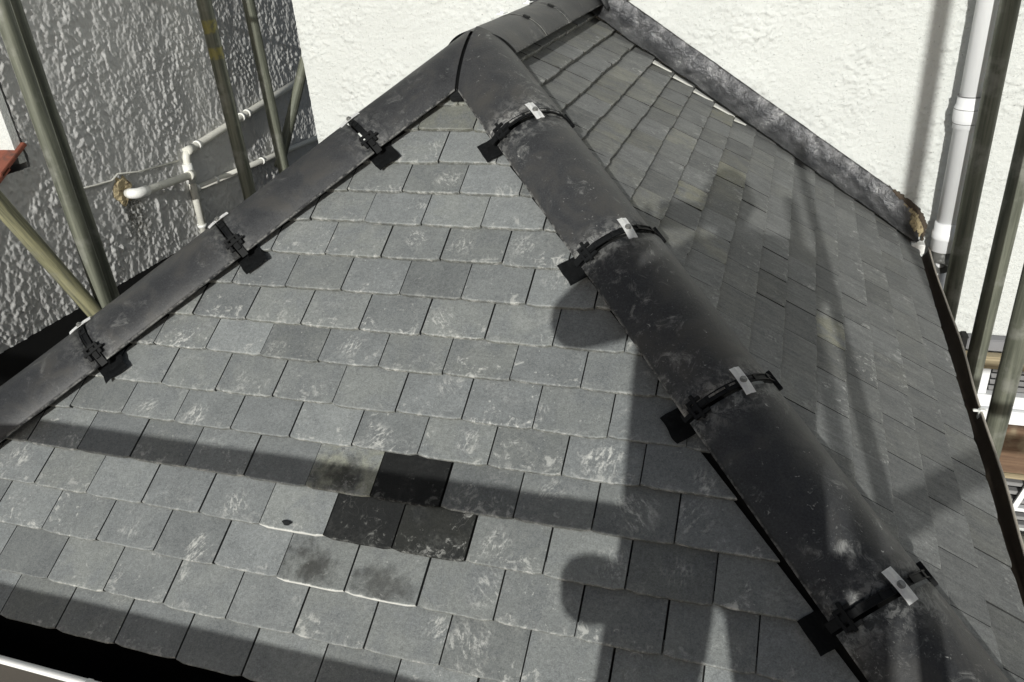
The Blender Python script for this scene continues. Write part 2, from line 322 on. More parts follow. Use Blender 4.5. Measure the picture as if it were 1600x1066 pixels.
class Slope:
    """tiles of one roof slope; a = along the course, s = up the slope, n = outward normal"""
    def __init__(self, O, a, s, n, seed, amp):
        self.O, self.a, self.s, self.n = Vector(O), Vector(a), Vector(s), Vector(n); self.rng = random.Random(seed); self.amp = amp; self.th = TH; self.dhk = 1.0; self.wav = 1.0
        self.new()
    def new(self):
        self.bm = bmesh.new(); self.uv = self.bm.loops.layers.uv.new('UVMap'); self.pt = self.bm.loops.layers.uv.new('Patch')
        self.tint = self.bm.loops.layers.float_color.new('tint'); self.mark = self.bm.loops.layers.float_color.new('mark'); self.pa = self.bm.loops.layers.float_color.new('patch')
    def tile(self, a0, s0, tint, mark, patch=None, lift=0.0, wid=W, nx=8, rotj=None, gap=0.0018):
        rg = self.rng; bm = self.bm; amp = self.amp; TH = self.th; wav = self.wav
        x0 = a0 + gap + rg.uniform(-.0006, .0006); x1 = a0 + wid - gap + rg.uniform(-.0006, .0006)
        L = G * 1.32; rot = rg.gauss(0, 0.0022) if rotj is None else rotj; ds = rg.gauss(0, 0.0012); dh = rg.uniform(-.0009, .0009) * amp * self.dhk + lift
        tw = rg.gauss(0, .0007) * amp; cam_ = rg.uniform(-.0006, .0012) * amp; sd = rg.uniform(0, 100)
        ys = [0.0, 0.0025, 0.007, 0.03, 0.07, L]
        def P_(i, y, h):
            t = i / nx; x = x0 + (x1 - x0) * t
            # rounded bottom corners
            cr = 0.004 * max(0, 1 - min(t, 1 - t) * 26) ** 2 * max(0, 1 - y / 0.012)
            yn = y + (noise.noise(Vector((x * 55 + sd, sd, 0))) * .0009 + noise.noise(Vector((x * 16, sd, 3))) * .0009) * (1 if y < 0.02 else 0) * amp * wav
            hh = h - TH * y / G + dh + tw * (t - .5) * 2 + cam_ * (1 - (2 * t - 1) ** 2) + noise.noise(Vector((x * 14, y * 14, sd))) * .0006 * amp + (noise.noise(Vector((x * 30, sd, 9))) * .0016 * (wav - 1) if y < .02 else 0)
            yy = s0 + ds + yn + cr + rot * (x - (x0 + x1) / 2) * 1.0
            return self.O + self.a * x + self.s * yy + self.n * hh
        rows = []
        prof = [(0.001, -TH), (0.0, -TH * .8), (-0.0002, -TH * .28), (0.0009, -.0012), (0.0035, 0.0)] + [(y, 0.0) for y in (0.012, 0.03, 0.065, L)]
        for (y, h) in prof: rows.append([bm.verts.new(P_(i, y, h)) for i in range(nx + 1)])
        rid = rg.random(); pang = rg.uniform(-.9, .9); pcs, psn = math.cos(pang), math.sin(pang)
        pc = patch
        def setl(f, cs):
            for l, (i, j) in zip(f.loops, cs):
                t = i / nx; y = prof[j][0]; v = max(0.0, y) / G if j > 3 else (-0.02 if j < 3 else 0.0)
                l[self.uv].uv = (t, v)
                pu_, pv_ = (((x0 + (x1 - x0) * t) - pc[0]) / pc[2], (s0 + y - pc[1]) / pc[2]) if pc else (9, 9)
                l[self.pt].uv = (pu_ * pcs - pv_ * psn, pu_ * psn + pv_ * pcs)
                l[self.tint] = (tint[0] * .5, tint[1], rid, 1); l[self.mark] = (*mark, 1); l[self.pa] = ((pc[3],) * 3 + (1,)) if pc else (0, 0, 0, 1)
        for j in range(len(prof) - 1):
            for i in range(nx):
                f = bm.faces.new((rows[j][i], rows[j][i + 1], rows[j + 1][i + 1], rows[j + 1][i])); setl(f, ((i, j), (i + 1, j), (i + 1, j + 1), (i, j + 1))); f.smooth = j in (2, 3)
        # sides, coloured dark to stand in for shade inside the joints
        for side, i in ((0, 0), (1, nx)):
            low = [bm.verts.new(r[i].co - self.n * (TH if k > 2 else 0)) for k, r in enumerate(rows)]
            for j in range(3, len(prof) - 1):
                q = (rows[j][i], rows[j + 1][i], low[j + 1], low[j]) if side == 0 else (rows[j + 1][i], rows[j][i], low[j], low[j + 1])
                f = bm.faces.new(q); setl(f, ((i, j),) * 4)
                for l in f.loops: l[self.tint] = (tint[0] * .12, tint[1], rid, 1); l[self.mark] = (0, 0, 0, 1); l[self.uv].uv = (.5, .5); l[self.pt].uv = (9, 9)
    def clip(self, planes):
        for co, no in planes:
            geom = self.bm.verts[:] + self.bm.edges[:] + self.bm.faces[:]
            bmesh.ops.bisect_plane(self.bm, geom=geom, plane_co=co, plane_no=no, clear_outer=True)
    def make(self, name, mat, parent, planes):
        self.clip(planes); return frombm(name, self.bm, mat, parent)

HD = {'R': Vector((-1, 1, tP)).normalized(), 'L': Vector((1, 1, tP)).normalized()}
PLN = {'R': Vector((1, 1, 0)).normalized(), 'L': Vector((-1, 1, 0)).normalized()}
HO = {'R': Vector((XE, 0, 0)), 'L': Vector((XL, 0, 0))}

# ---- front slope
rgm = random.Random(3)
front = Slope((0, 0, 0), (1, 0, 0), (0, cP, sP), (0, -sP, cP), 11, 1.0)
fcut = [(HO['R'] - PLN['R'] * .092, PLN['R']), (HO['L'] - PLN['L'] * .062, PLN['L'])]
fcut_low = [(HO['R'] - PLN['R'] * .107, PLN['R']), (HO['L'] - PLN['L'] * .062, PLN['L'])]
low = Slope((0, 0, 0), (1, 0, 0), (0, cP, sP), (0, -sP, cP), 12, 1.2)
SPECIAL = {(10, 1): 'black', (11, 0): 'black', (11, 1): 'black2', (10, 0): 'brown', (12, 0): 'stain', (12, 1): 'stain2', (11, -1): 'pale'}
special = []
for v in range(-2, 15):
    odd = v % 2; da, dsl = FROW.get(v, (0, 0)); s0 = (14 - v) * G + dsl
    skip = False
    for k in range(-10, 11):
        u = k + (0.5 if odd else 0.0); xa = u * W + da
        y = s0 * cP; cutx = XE - y - .159; wid_ = W
        if skip: continue
        if v >= 9 and xa > 0.5 and xa + W < cutx + .005 and cutx - (xa + W) < .075: wid_ = W + .09; skip = True
        if xa > XE - y - .02 or xa + W < XL + y + .02: continue
        scuff = min(1, max(0.12, rgm.gauss(0.5, 0.25))) * (1.05 if v > 3 else 0.8)
        tint = (rgm.gauss(0.985, 0.10), 0.25 * rgm.random() + (0.5 if v < 1 else 0)); mark = (scuff, 0.0, max(0, rgm.gauss(.15, .15)))
        pc = None
        for (pv, pu, ps, pr, st) in PATCH:
            if pv == v and u <= pu - da / W < u + 1: pc = (pu * W, s0 + ps * G, pr * 1.15, st)
        key = (v, k)
        if key in SPECIAL:
            special.append((SPECIAL[key], xa, s0, pc)); continue
        if v >= 9 and xa > 0.5:
            last = xa + W > XE - y - .18
            low.tile(xa, s0, tint, mark, pc, lift=(.0055 if last and v < 12 else .0), wid=wid_)
        else: front.tile(xa, s0, tint, mark, pc)
front.clip(fcut); low.clip(fcut_low)
tmp = bpy.data.meshes.new('tmp'); low.bm.to_mesh(tmp); low.bm.free(); front.bm.from_mesh(tmp); bpy.data.meshes.remove(tmp)
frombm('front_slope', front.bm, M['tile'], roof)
LBL = {'black': 'near black tile, clean and newer than the grey ones round it', 'black2': 'near black tile with fine white speckles', 'brown': 'pale tile with a brown stain across the middle', 'stain': 'grey tile with dark stain and white lower edge', 'stain2': 'grey tile with dark patch and lower edge whitened as if sunlit', 'pale': 'pale tile with one dark spot and white lower edge'}
for kind, xa, s0, pc in special:
    sl = Slope((0, 0, 0), (1, 0, 0), (0, cP, sP), (0, -sP, cP), 5, 1.3)
    tint, mark, lift = {'black': ((0.065, 0.1), (0.16, 0, 0), .0022), 'black2': ((0.125, 0.5), (0.50, 0, 0), .0022), 'brown': ((1.12, 1.0), (0.35, .80, .55), .0012), 'stain': ((0.95, .2), (0.25, .78, 1.6), .0015), 'stain2': ((1.0, .2), (0.5, .62, 1.5), .001), 'pale': ((1.16, .2), (0.5, 0, 1.5), .0015)}[kind]
    if kind == 'black' and xa < 0.1: tint = (0.085, 0.1); mark = (0.25, 0, 0)
    sl.tile(xa, s0, tint, mark, None, lift=lift * 1.8 + .0008)
    o = sl.make('roof_tile', M['tile'], roof, []); o['label'] = LBL[kind]
    if kind == 'pale':
        bm = bmesh.new(); c = Vector((0, 0, 0)) + Vector((1, 0, 0)) * (xa + W * .42) + Vector((0, cP, sP)) * (s0 + G * .14) + Vector((0, -sP, cP)) * .0045
        vs = [bm.verts.new(c + Vector((1, 0, 0)) * math.cos(t) * .012 * (1 + .25 * math.sin(3 * t)) + Vector((0, cP, sP)) * math.sin(t) * .006) for t in [i * math.tau / 18 for i in range(18)]]
        top = bm.verts.new(c + Vector((0, -sP, cP)) * .001)
        for i in range(18): bm.faces.new((vs[i], vs[(i + 1) % 18], top))
        frombm('tar_blob', bm, M['pad'], o)

# ---- right slope (and the left one, hidden from the photograph)
right = Slope((XE, 0, 0), (0, 1, 0), (-cP, 0, sP), (sP, 0, cP), 21, 0.8)
rcut = [(HO['R'] + PLN['R'] * .085, -PLN['R']), (Vector((0.12, 0, 0)), Vector((-1, 0, 0))), (Vector((0, 2.665, 0)), Vector((0, 1, 0)))]
for c in range(-6, 12):
    odd = c % 2; da, dsl = RROW.get(c, (0, 0)); s0 = (11 - c) * G + dsl
    for k in range(-13, 7):
        ya = Y0 + (k + (0.0 if odd else 0.5)) * W + da
        if ya + W < s0 * cP - .12 or ya > 2.67: continue
        warm = 0.05 + 0.45 * rgm.random() ** 2 * (1.3 if c < 4 else .5)
        tint = (rgm.gauss(1.0, .085), warm); mark = (min(1, max(.1, rgm.gauss(.42, .25))), 0, max(0, rgm.gauss(.15, .2)))
        if c in (2, 3, 6) and rgm.random() < .12: tint = (1.2, 1.0)
        if (c, k) == (7, -4): tint = (1.35, 1.0)
        if (c, k) == (2, 3): tint = (1.1, 1.0)
        right.th = TH * (1.55 if c < 1 else 1.3 if c < 4 else 1.0); right.dhk = .35; right.wav = 2.6 if c < 4 else 1.3
        right.tile(ya, s0, tint, mark, None, gap=.0015)
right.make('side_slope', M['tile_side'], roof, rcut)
left = Slope((XL, 0, 0), (0, 1, 0), (cP, 0, sP), (-sP, 0, cP), 31, 0.9)
lcut = [(HO['L'] + PLN['L'] * .05, -PLN['L']), (Vector((0.055, 0, 0)), Vector((1, 0, 0))), (Vector((0, 2.665, 0)), Vector((0, 1, 0)))]
for c in range(-6, 12):
    s0 = (11 - c) * G
    for k in range(-13, 7):
        ya = Y0 + (k + (0.0 if c % 2 else 0.5)) * W
        if ya + W < s0 * cP - .12 or ya > 2.67: continue
        left.tile(ya, s0, (rgm.gauss(1, .06), .3), (max(.1, rgm.gauss(.4, .2)), 0, .1), None, nx=4)
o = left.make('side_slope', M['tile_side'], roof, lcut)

# ---- underlay / deck under the tiles
bm = bmesh.new(); h = -0.03
def V_(x, y, z): return bm.verts.new((x, y, z + h))
e0 = .02
A, B = V_(XL + e0, e0, e0 * tP), V_(XE - e0, e0, e0 * tP); C_ = V_(*APX); D = V_(APX.x, 2.69, APX.z); E_ = V_(XE - e0, 2.69, e0 * tP); F_ = V_(XL + e0, 2.69, e0 * tP)
bm.faces.new((A, B, C_)); bm.faces.new((B, E_, D, C_)); bm.faces.new((F_, A, C_, D))
frombm('underlay', bm, M['void'], roof)

# ---- hip and ridge tiles
RC, CC, TA = 0.132, -0.077, 1.07
def caps(O, hd, pl, nn, t0, t1, planes, mat, parent, name, tilt=(0, 0), wear=0.5, ny=14, r=RC, taper=0.0, sag=0.0, ang=TA):
    bm = bmesh.new(); mk = bm.loops.layers.float_color.new('mark'); nth = 30; tc = (t0 + t1) / 2
    def pt(j, i, rr):
        t = t0 + (t1 - t0) * j / ny; a = -ang + 2 * ang * i / nth
        q = noise.noise(Vector((a * 3, t * 9, t0 * 13))) * .0008
        rad = rr + q + taper * (t - tc)
        return O + hd * t + pl * (rad * math.sin(a) + tilt[0] * (t - tc)) + nn * (CC + rad * math.cos(a) + tilt[1] * (t - tc))
    layers = []
    for rr in (r, r - .013): layers.append([[bm.verts.new(pt(j, i, rr)) for i in range(nth + 1)] for j in range(ny + 1)])
    T_, U = layers
    def put(f, js, is_):
        for l, j, i in zip(f.loops, js, is_):
            e = max(0, 1 - min(j, ny - j) / 1.6); s = max(0, 1 - min(i, nth - i) / 1.5)
            l[mk] = (wear, e, s, 1)
    for j in range(ny):
        for i in range(nth):
            f = bm.faces.new((T_[j][i], T_[j][i + 1], T_[j + 1][i + 1], T_[j + 1][i])); f.smooth = True; put(f, (j, j, j + 1, j + 1), (i, i + 1, i + 1, i))
            f = bm.faces.new((U[j][i], U[j + 1][i], U[j + 1][i + 1], U[j][i + 1])); f.smooth = True; put(f, (j, j + 1, j + 1, j), (i, i, i + 1, i + 1))
        for i in (0, nth):
            q = (T_[j][i], T_[j + 1][i], U[j + 1][i], U[j][i]); f = bm.faces.new(q if i == 0 else q[::-1]); put(f, (j,) * 4, (i,) * 4)
    for j in (0, ny):
        for i in range(nth):
            q = (T_[j][i], T_[j][i + 1], U[j][i + 1], U[j][i]); f = bm.faces.new(q if j else q[::-1]); put(f, (j,) * 4, (i, i + 1, i + 1, i))
    for co, no in planes:
        bmesh.ops.bisect_plane(bm, geom=bm.verts[:] + bm.edges[:] + bm.faces[:], plane_co=co, plane_no=no, clear_outer=True)
    bmesh.ops.recalc_face_normals(bm, faces=bm.faces[:])
    return frombm(name, bm, mat, parent)

def frame(side):
    hd, pl = HD[side], PLN[side]; nn = hd.cross(pl); nn = nn if nn.z > 0 else -nn
    return HO[side], hd, pl, nn
JR = [0.02, 0.476, 0.938, 1.396, 1.855]; JL = [-0.0, 0.454, 0.908, 1.361, 1.815]
bis = lambda sx: (APX, Vector((-.707 * sx, 1.707, 0)).normalized())
for side, J, sx in (('R', JR, 1), ('L', JL, -1)):
    O, hd, pl, nn = frame(side)
    for i in range(5):
        t0 = J[i] + .007; t1 = (J[i + 1] - .009) if i < 4 else 2.45
        pls = []
        if i == 4: pls = [(APX + Vector((.006 * sx, 0, 0)), Vector((-sx, 0, 0))), (APX + bis(sx)[1] * (.012 if sx > 0 else -.002), bis(sx)[1])]
        rj = random.Random(i * 7 + (sx > 0)); wear = (0.75 if sx > 0 else 0.22)
        tl = (rj.uniform(-.014, .014), rj.uniform(-.009, .009))
        rr = RC + (.003 if (i == 4 and sx > 0) else rj.uniform(-.0018, .0018))
        caps(O, hd, pl, nn, t0 - (.03 if i == 0 else 0), t1, pls, M['cap'], roof, 'hip_tile', tl, wear, r=rr)
# ridge
RO = Vector((APX.x - .004, 0, APX.z)); rh, rp, rn = Vector((0, 1, 0)), Vector((1, 0, 0)), Vector((0, 0, 1))
for a_, b_ in ((1.40, 1.775), (1.781, 2.066), (2.071, 2.64)):
    pls = [(APX, -bis(1)[1]), (APX, -bis(-1)[1])] if a_ < 1.5 else []
    caps(RO, rh, rp, rn, a_, b_, pls, M['cap'], roof, 'ridge_tile', (0, 0), 0.3)
# white pointing in the ridge joints
for y, wd, am in ((1.778, .0045, 1), (2.0685, .002, .5)):
    bm = bmesh.new(); prev = None
    for i in range(41):
        a = -TA + 2 * TA * i / 40; rr = RC + .0012
        p = RO + rp * rr * math.sin(a) + rn * (CC + rr * math.cos(a)); ww = wd * (0.6 + .5 * abs(noise.noise(Vector((a * 9, y, 0)))))
        q = [bm.verts.new(p + rh * (y - ww)), bm.verts.new(p + rh * (y + ww))]
        if prev and not (0.33 < a < 0.46): bm.faces.new((prev[0], prev[1], q[1], q[0]))
        prev = q
    bmesh.ops.solidify(bm, geom=bm.faces[:], thickness=.006)
    frombm('pointing', bm, M['mortar_sunsliver'], roof)
# black mitre piece under the apex joint
bm = bmesh.new(); prev = None
for i in range(25):
    t = i / 24; z = t
    # follow the mitre line down the front, from crown to foot
    y = APX.y - .006 - t * .158; zz = APX.z + .0465 - 0.0 * t - (1 - math.cos(t * 1.12)) * .19 - t * .003
    wd = .0075 + .002 * math.sin(t * 9)
    q = [bm.verts.new((APX.x - .003 - wd, y, zz - .006)), bm.verts.new((APX.x - .003 + wd, y, zz - .006))]
    if prev: bm.faces.new((prev[0], prev[1], q[1], q[0]))
    prev = q
bmesh.ops.solidify(bm, geom=bm.faces[:], thickness=.01)
frombm('mitre_strip', bm, M['black'], roof)
# crumpled lead and black block at the foot of the apex joint
bm = bmesh.new(); mt = Matrix.Translation(Vector((APX.x - .002, 1.262, 0.899))) @ Matrix.Rotation(P, 4, 'X'); addbox(bm, (-.022, -.016, -.01), (.018, .02, .012), mt, .003)
frombm('apex_block', bm, M['pad'], roof)

# ---- clips over the hip joints
def on_arc(O, hd, pl, nn, t, a, r): return O + hd * t + pl * r * math.sin(a) + nn * (CC + r * math.cos(a))
def clip(side, t, seed, facing):
    O, hd, pl, nn = frame(side); rj = random.Random(seed)
    fn = Vector((0, -sP, cP)); apl = -0.02 + rj.uniform(-.03, .05) if side == 'R' else 0.02
    # strap: thin black band over the joint (two rails and cross ties)
    bm = bmesh.new()
    def band(a0, a1, o0, o1, r0, r1, n=26):
        prev = None
        for i in range(n + 1):
            a = a0 + (a1 - a0) * i / n
            q = [bm.verts.new(on_arc(O, hd, pl, nn, t + oo, a, rr)) for oo, rr in ((o0, r1), (o1, r1), (o1, r0), (o0, r0))]
            if prev:
                for k in range(4): bm.faces.new((prev[k], prev[(k + 1) % 4], q[(k + 1) % 4], q[k]))
            else: bm.faces.new(q[::-1])
            prev = q
        bm.faces.new(prev)
    r0 = RC + .001
    aend = 0.98 if side == 'R' else .5
    band(-1.12, -.80, -.009, .009, r0, r0 + .003)
    band(-.82, aend, -.0078, -.0052, r0, r0 + .0035); band(-.82, aend, .0052, .0078, r0, r0 + .0035)
    band(-.82, aend, -.0055, .0055, r0 - .002, r0 + .0012)
    for a in (-.62, -.28, -.10, .25, .6):
        if a < aend: band(a - .03, a + .03, -.0078, .0078, r0, r0 + .0045, 3)
    bmesh.ops.recalc_face_normals(bm, faces=bm.faces[:])
    st = frombm('hip_clip', bm, M['black'], roof)
    # ribbed cross bracket
    bm = bmesh.new()
    def local(a, lift=0.0, tt=0.0):
        p = on_arc(O, hd, pl, nn, t + tt, a, RC + lift); zz = (pl * math.sin(a) + nn * math.cos(a)).normalized(); xx = hd; yy = zz.cross(xx)
        return Matrix((( xx.x, yy.x, zz.x, p.x), (xx.y, yy.y, zz.y, p.y), (xx.z, yy.z, zz.z, p.z), (0, 0, 0, 1)))
    mt = local(-.80, .004)
    for lo, hi in (((-.027, -.003, -.003), (.027, .004, .007)), ((-.022, .012, -.003), (.018, .018, .006)), ((-.022, -.018, -.003), (-.014, .016, .005)), ((.010, -.014, -.003), (.018, .018, .005)), ((-.006, -.022, -.003), (.006, .022, .0035))):
        addbox(bm, lo, hi, mt, .0008)
    frombm('cross_bracket', bm, M['black'], st)
    if side == 'R':
        bm = bmesh.new(); mt = local(.93, .003)
        addbox(bm, (-.024, -.006, -.004), (.024, .006, .006), mt, .001); addbox(bm, (-.012, -.012, -.004), (.012, .012, .004), mt, .001)
        frombm('end_bracket', bm, M['black'], st)
    # bright metal plate with a raised rib and one screw
    mt = local(apl, .0085) @ Matrix.Rotation(rj.uniform(-.1, .1), 4, 'Z')
    bm = bmesh.new()
    prof = [(-.012, 0), (-.005, .0004), (.0, .0022), (.005, .0004), (.012, 0)]
    prev = None
    for k in range(9):
        x = -.033 + .066 * k / 8; bowz = -.0022 * ((k - 4) / 4) ** 2
        q = [bm.verts.new(mt @ Vector((x, y, z + bowz))) for y, z in prof]
        if prev:
            for i in range(4): bm.faces.new((prev[i], prev[i + 1], q[i + 1], q[i]))
        prev = q
    bmesh.ops.solidify(bm, geom=bm.faces[:], thickness=.0022)
    bmesh.ops.recalc_face_normals(bm, faces=bm.faces[:])
    frombm('metal_plate', bm, M['steel'], st)
    bm = bmesh.new()
    def disc(r, z0, z1, seg=18):
        a = [bm.verts.new(mt @ Vector((math.cos(k * math.tau / seg) * r, -.001 + math.sin(k * math.tau / seg) * r, z0))) for k in range(seg)]
        b2 = [bm.verts.new(mt @ Vector((math.cos(k * math.tau / seg) * r, -.001 + math.sin(k * math.tau / seg) * r, z1))) for k in range(seg)]
        for k in range(seg): bm.faces.new((a[k], a[(k + 1) % seg], b2[(k + 1) % seg], b2[k]))
        bm.faces.new(b2)
    disc(.0075, .0, .0035); disc(.0048, .003, .007); disc(.0062, .0032, .0046)
    frombm('screw', bm, M['screw'], st)
    # black felt pad lying on the tiles beside the joint
    pc = on_arc(O, hd, pl, nn, t + .004, -TA, RC); pc = pc - fn * fn.dot(pc) + fn * .004
    outd = (-pl - fn * fn.dot(-pl)).normalized(); hx = hd.normalized()
    hh = (hx - fn * hx.dot(fn)).normalized(); bm = bmesh.new(); nx_, ny_ = 8, 6; grid = []
    for j in range(ny_ + 1):
        row = []
        for i in range(nx_ + 1):
            u = -.034 + .068 * i / nx_; v = -.045 + .086 * j / ny_
            v += .006 * noise.noise(Vector((u * 30, seed, 5))) * (j / ny_); u *= 1 + .10 * noise.noise(Vector((v * 25, seed, 8)))
            zz = .003 + .0035 * max(0, noise.noise(Vector((seed, u * 12, v * 12)))) + .002 * noise.noise(Vector((u * 40, v * 40, seed))) + (.002 if j > 4 else 0)
            row.append(bm.verts.new(pc + hh * (u + rj.uniform(-.0006, .0006)) + outd * v + fn * zz))
        grid.append(row)
    for j in range(ny_):
        for i in range(nx_): bm.faces.new((grid[j][i], grid[j][i + 1], grid[j + 1][i + 1], grid[j + 1][i]))
    bmesh.ops.solidify(bm, geom=bm.faces[:], thickness=.003); bmesh.ops.recalc_face_normals(bm, faces=bm.faces[:])
    frombm('felt_pad', bm, M['pad'], st)
for i, t in enumerate(JR[1:]): clip('R', t + .006, 40 + i, 1)
for i, t in enumerate(JL[1:4]): clip('L', t + .004, 60 + i, -1)
# JL top joint has its clip too
clip('L', JL[4] + .004, 70, -1)
# small clips on the ridge joints
for k, y in enumerate((1.778, 2.0685)):
    bm = bmesh.new()
    for a in (-.02, .40):
        p = RO + rh * y + rp * RC * math.sin(a) + rn * (CC + RC * math.cos(a)); mt = Matrix.Translation(p) @ Matrix.Rotation(a, 4, 'Y')
        if a > .1:
            addbox(bm, (-.012, -.008, -.002), (.010, .008, .006), mt, .001); addbox(bm, (-.004, -.014, -.002), (.004, .014, .004), mt, .001)
    st = frombm('ridge_clip', bm, M['black'], roof)
    p = RO + rh * y + rn * (CC + RC + .004); bm = bmesh.new(); mt = Matrix.Translation(p - rp * .03)
    addbox(bm, (-.011, -.024, 0), (.011, .024, .0025), mt, .0006); addbox(bm, (-.005, -.005, 0), (.005, .005, .007), mt, .001)
    frombm('metal_plate', bm, M['steel'], st)

# ---- lead flashing along the back wall
def flash(side):
    sgn = 1 if side == 'R' else -1; ex = XE if side == 'R' else XL
    L = (ex - APX.x) * sgn; bm = bmesh.new(); nU, nV = 190, 22; grid = []; rg = random.Random(9)
    for i in range(nU + 1):
        d = -0.02 + (L + .03) * i / nU         # plan distance from ridge towards eave
        x = APX.x + sgn * d; zr = APX.z - d * tP; row = []
        step = ((L - d) / cP / G) % 1.0; hs = .004 + .0085 * (1 - step) * 0
        edge = 2.578 + .008 * noise.noise(Vector((d * 14, 1, 2))) + .004 * noise.noise(Vector((d * 60, 4, 2)))
        for j in range(nV + 1):
            t = j / nV
            q0, q1, q2 = (edge, .012), (2.657, .026), (2.683, .128)
            yy = q0[0] * (1 - t) ** 2 + 2 * q1[0] * t * (1 - t) + q2[0] * t * t; zz = zr + q0[1] * (1 - t) ** 2 + 2 * q1[1] * t * (1 - t) + q2[1] * t * t
            wr = noise.noise(Vector((x * 9, yy * 13, zz * 13))) * .010 + noise.noise(Vector((x * 26, yy * 30, zz * 30 + 5))) * .005
            wr += .008 * max(0, noise.noise(Vector((x * 38, 3, 1)))) * max(0, 1 - 3 * t)
            cut = .9 if .03 < t else .5
            row.append(bm.verts.new((x, yy - wr * .7 * t, zz + wr * cut * (1 - .6 * t) + .002)))
        grid.append(row)
    for i in range(nU):
        for j in range(nV):
            q = (grid[i][j], grid[i + 1][j], grid[i + 1][j + 1], grid[i][j + 1]); f = bm.faces.new(q if sgn > 0 else q[::-1]); f.smooth = True
    bmesh.ops.solidify(bm, geom=bm.faces[:], thickness=.003)
    return frombm('lead_flashing', bm, M['lead'], roof)
flash('R'); flash('L')
# saddle of lead where the ridge meets the wall
bm = bmesh.new(); prev = None; rows_ = []
for j in range(13):
    y = 2.575 + .115 * min(1, j / 8); up = 0 if j <= 8 else (j - 8) / 4 * .10; row = []
    for i in range(33):
        a = -1.25 + 2.5 * i / 32; rr = .140 + up + .004 * noise.noise(Vector((a * 5, y * 30, j)))
        row.append(bm.verts.new((APX.x + rr * 1.02 * math.sin(a), y - .002 * (j > 8) + .004 * noise.noise(Vector((a * 8, j, 4))), APX.z + CC + rr * math.cos(a))))
    rows_.append(row)
for j in range(12):
    for i in range(32): bm.faces.new((rows_[j][i], rows_[j][i + 1], rows_[j + 1][i + 1], rows_[j + 1][i])).smooth = True
bmesh.ops.solidify(bm, geom=bm.faces[:], thickness=.003)
frombm('lead_saddle', bm, M['lead'], roof)
# white slivers modelled in place of sunlight at the cut tile ends under the flashing
bm = bmesh.new()
for c in range(-3, 3):
    s1 = (11 - c) * G; n_ = Vector((sP, 0, cP)); sv = Vector((-cP, 0, sP)); O = Vector((XE, 0, 0)); ln = (.092 if c < 2 else .06) * (1 + .25 * noise.noise(Vector((c * 3.7, 1, 1))))
    if c == -3: continue
    p = [O + sv * (s1 - .002) + Vector((0, 2.555, 0)) - n_ * .003, O + sv * (s1 - .002) + Vector((0, 2.592, 0)) - n_ * .001, O + sv * (s1 - ln) + Vector((0, 2.586, 0)) + n_ * .0015]
    lo_ = [bm.verts.new(q - n_ * .006) for q in p]; hi_ = [bm.verts.new(q) for q in p]
    bm.faces.new(hi_); bm.faces.new(lo_[::-1])
    for i in range(3): bm.faces.new((lo_[i], lo_[(i + 1) % 3], hi_[(i + 1) % 3], hi_[i]))
bmesh.ops.recalc_face_normals(bm, faces=bm.faces[:])
frombm('sunlight_slivers', bm, M['mortar_sunsliver'], roof)

# ------------------------------------------------------------------ gutters
def gutter(name, label, p0, p1, out, lipmat, wob=0.0):
    """half round channel from p0 to p1; out = unit vector pointing away from the roof"""
    root = thing(name, label, 'gutter', p0); p0, p1, out = Vector(p0), Vector(p1), Vector(out); up = Vector((0, 0, 1)); n = 60
    bm = bmesh.new(); prev = None; r = .052
    for i in range(n + 1):
        t = i / n; c = p0.lerp(p1, t) - p0 + out * wob * noise.noise(Vector((t * 5, 0, 0)))
        q = [bm.verts.new(c + out * r * math.cos(a) - up * r * math.sin(a)) for a in [math.pi * k / 14 for k in range(15)]]
        if prev:
            for k in range(14): bm.faces.new((prev[k], prev[k + 1], q[k + 1], q[k])).smooth = True
        prev = q
    bmesh.ops.solidify(bm, geom=bm.faces[:], thickness=.0035)
    g = frombm('gutter_channel', bm, M['gutter_in'] if wob else M['flatblack'], root)
    pts = [p0.lerp(p1, i / n) - p0 + out * (r + wob * noise.noise(Vector((i / n * 5, 0, 0)))) + up * .001 for i in range(n + 1)]
    tube('gutter_lip', pts, .0036 if wob else .0085, lipmat, g, 8)
    # fascia the gutter hangs on
    return root
g1 = gutter('rain_gutter', 'dark brown gutter with moss and grit along the right-hand eave', (XE + .003, -.12, -.022), (XE + .003, 2.62, -.022), (1, 0, 0), M['lip'], .012)
bm = bmesh.new(); rg = random.Random(4)
for i in range(1100):
    y = rg.uniform(0.3, 2.7) ; a = rg.gauss(2.25, .30); rr = .049 - rg.random() * .006
    p = Vector((rr * math.cos(a), y, -.004 - rr * math.sin(a) + .003)); sz = rg.uniform(.0015, .0065) * (1.2 if rg.random() < .1 else 1)
    if p.z > -.006: p.z = -.006
    r_ = bmesh.ops.create_icosphere(bm, subdivisions=1, radius=sz, matrix=Matrix.Translation(p) @ Matrix.Diagonal((1, 1.4, .6, 1)))
    for v in r_['verts']: v.co += Vector((rg.uniform(-1, 1), rg.uniform(-1, 1), rg.uniform(-1, 1))) * sz * .3
tag(frombm('grit', bm, M['debris'], g1), kind='stuff')
for y in (1.48,):
    bm = bmesh.new(); addbox(bm, (.044, y - .010, -.03), (.062, y + .010, .008), None, .003); addbox(bm, (.03, y - .004, -.002), (.056, y + .004, .004), None, .001)
    frombm('gutter_bracket', bm, M['wpipe_clean'], g1)
g2 = gutter('rain_gutter', 'black gutter with white outer lip below the front eave', (-1.42, -.030, -.024), (1.56, -.030, -.024), (0, -1, 0), M['whitelip'])
bm = bmesh.new(); addbox(bm, (1.42 - .335, -.064, -.03), (1.42 - .318, -.046, .012), None, .002); addbox(bm, (1.42 - .35, -.062, -.012), (1.42 - .30, -.05, .004), None, .002)
frombm('gutter_bracket', bm, M['wpipe_clean'], g2)

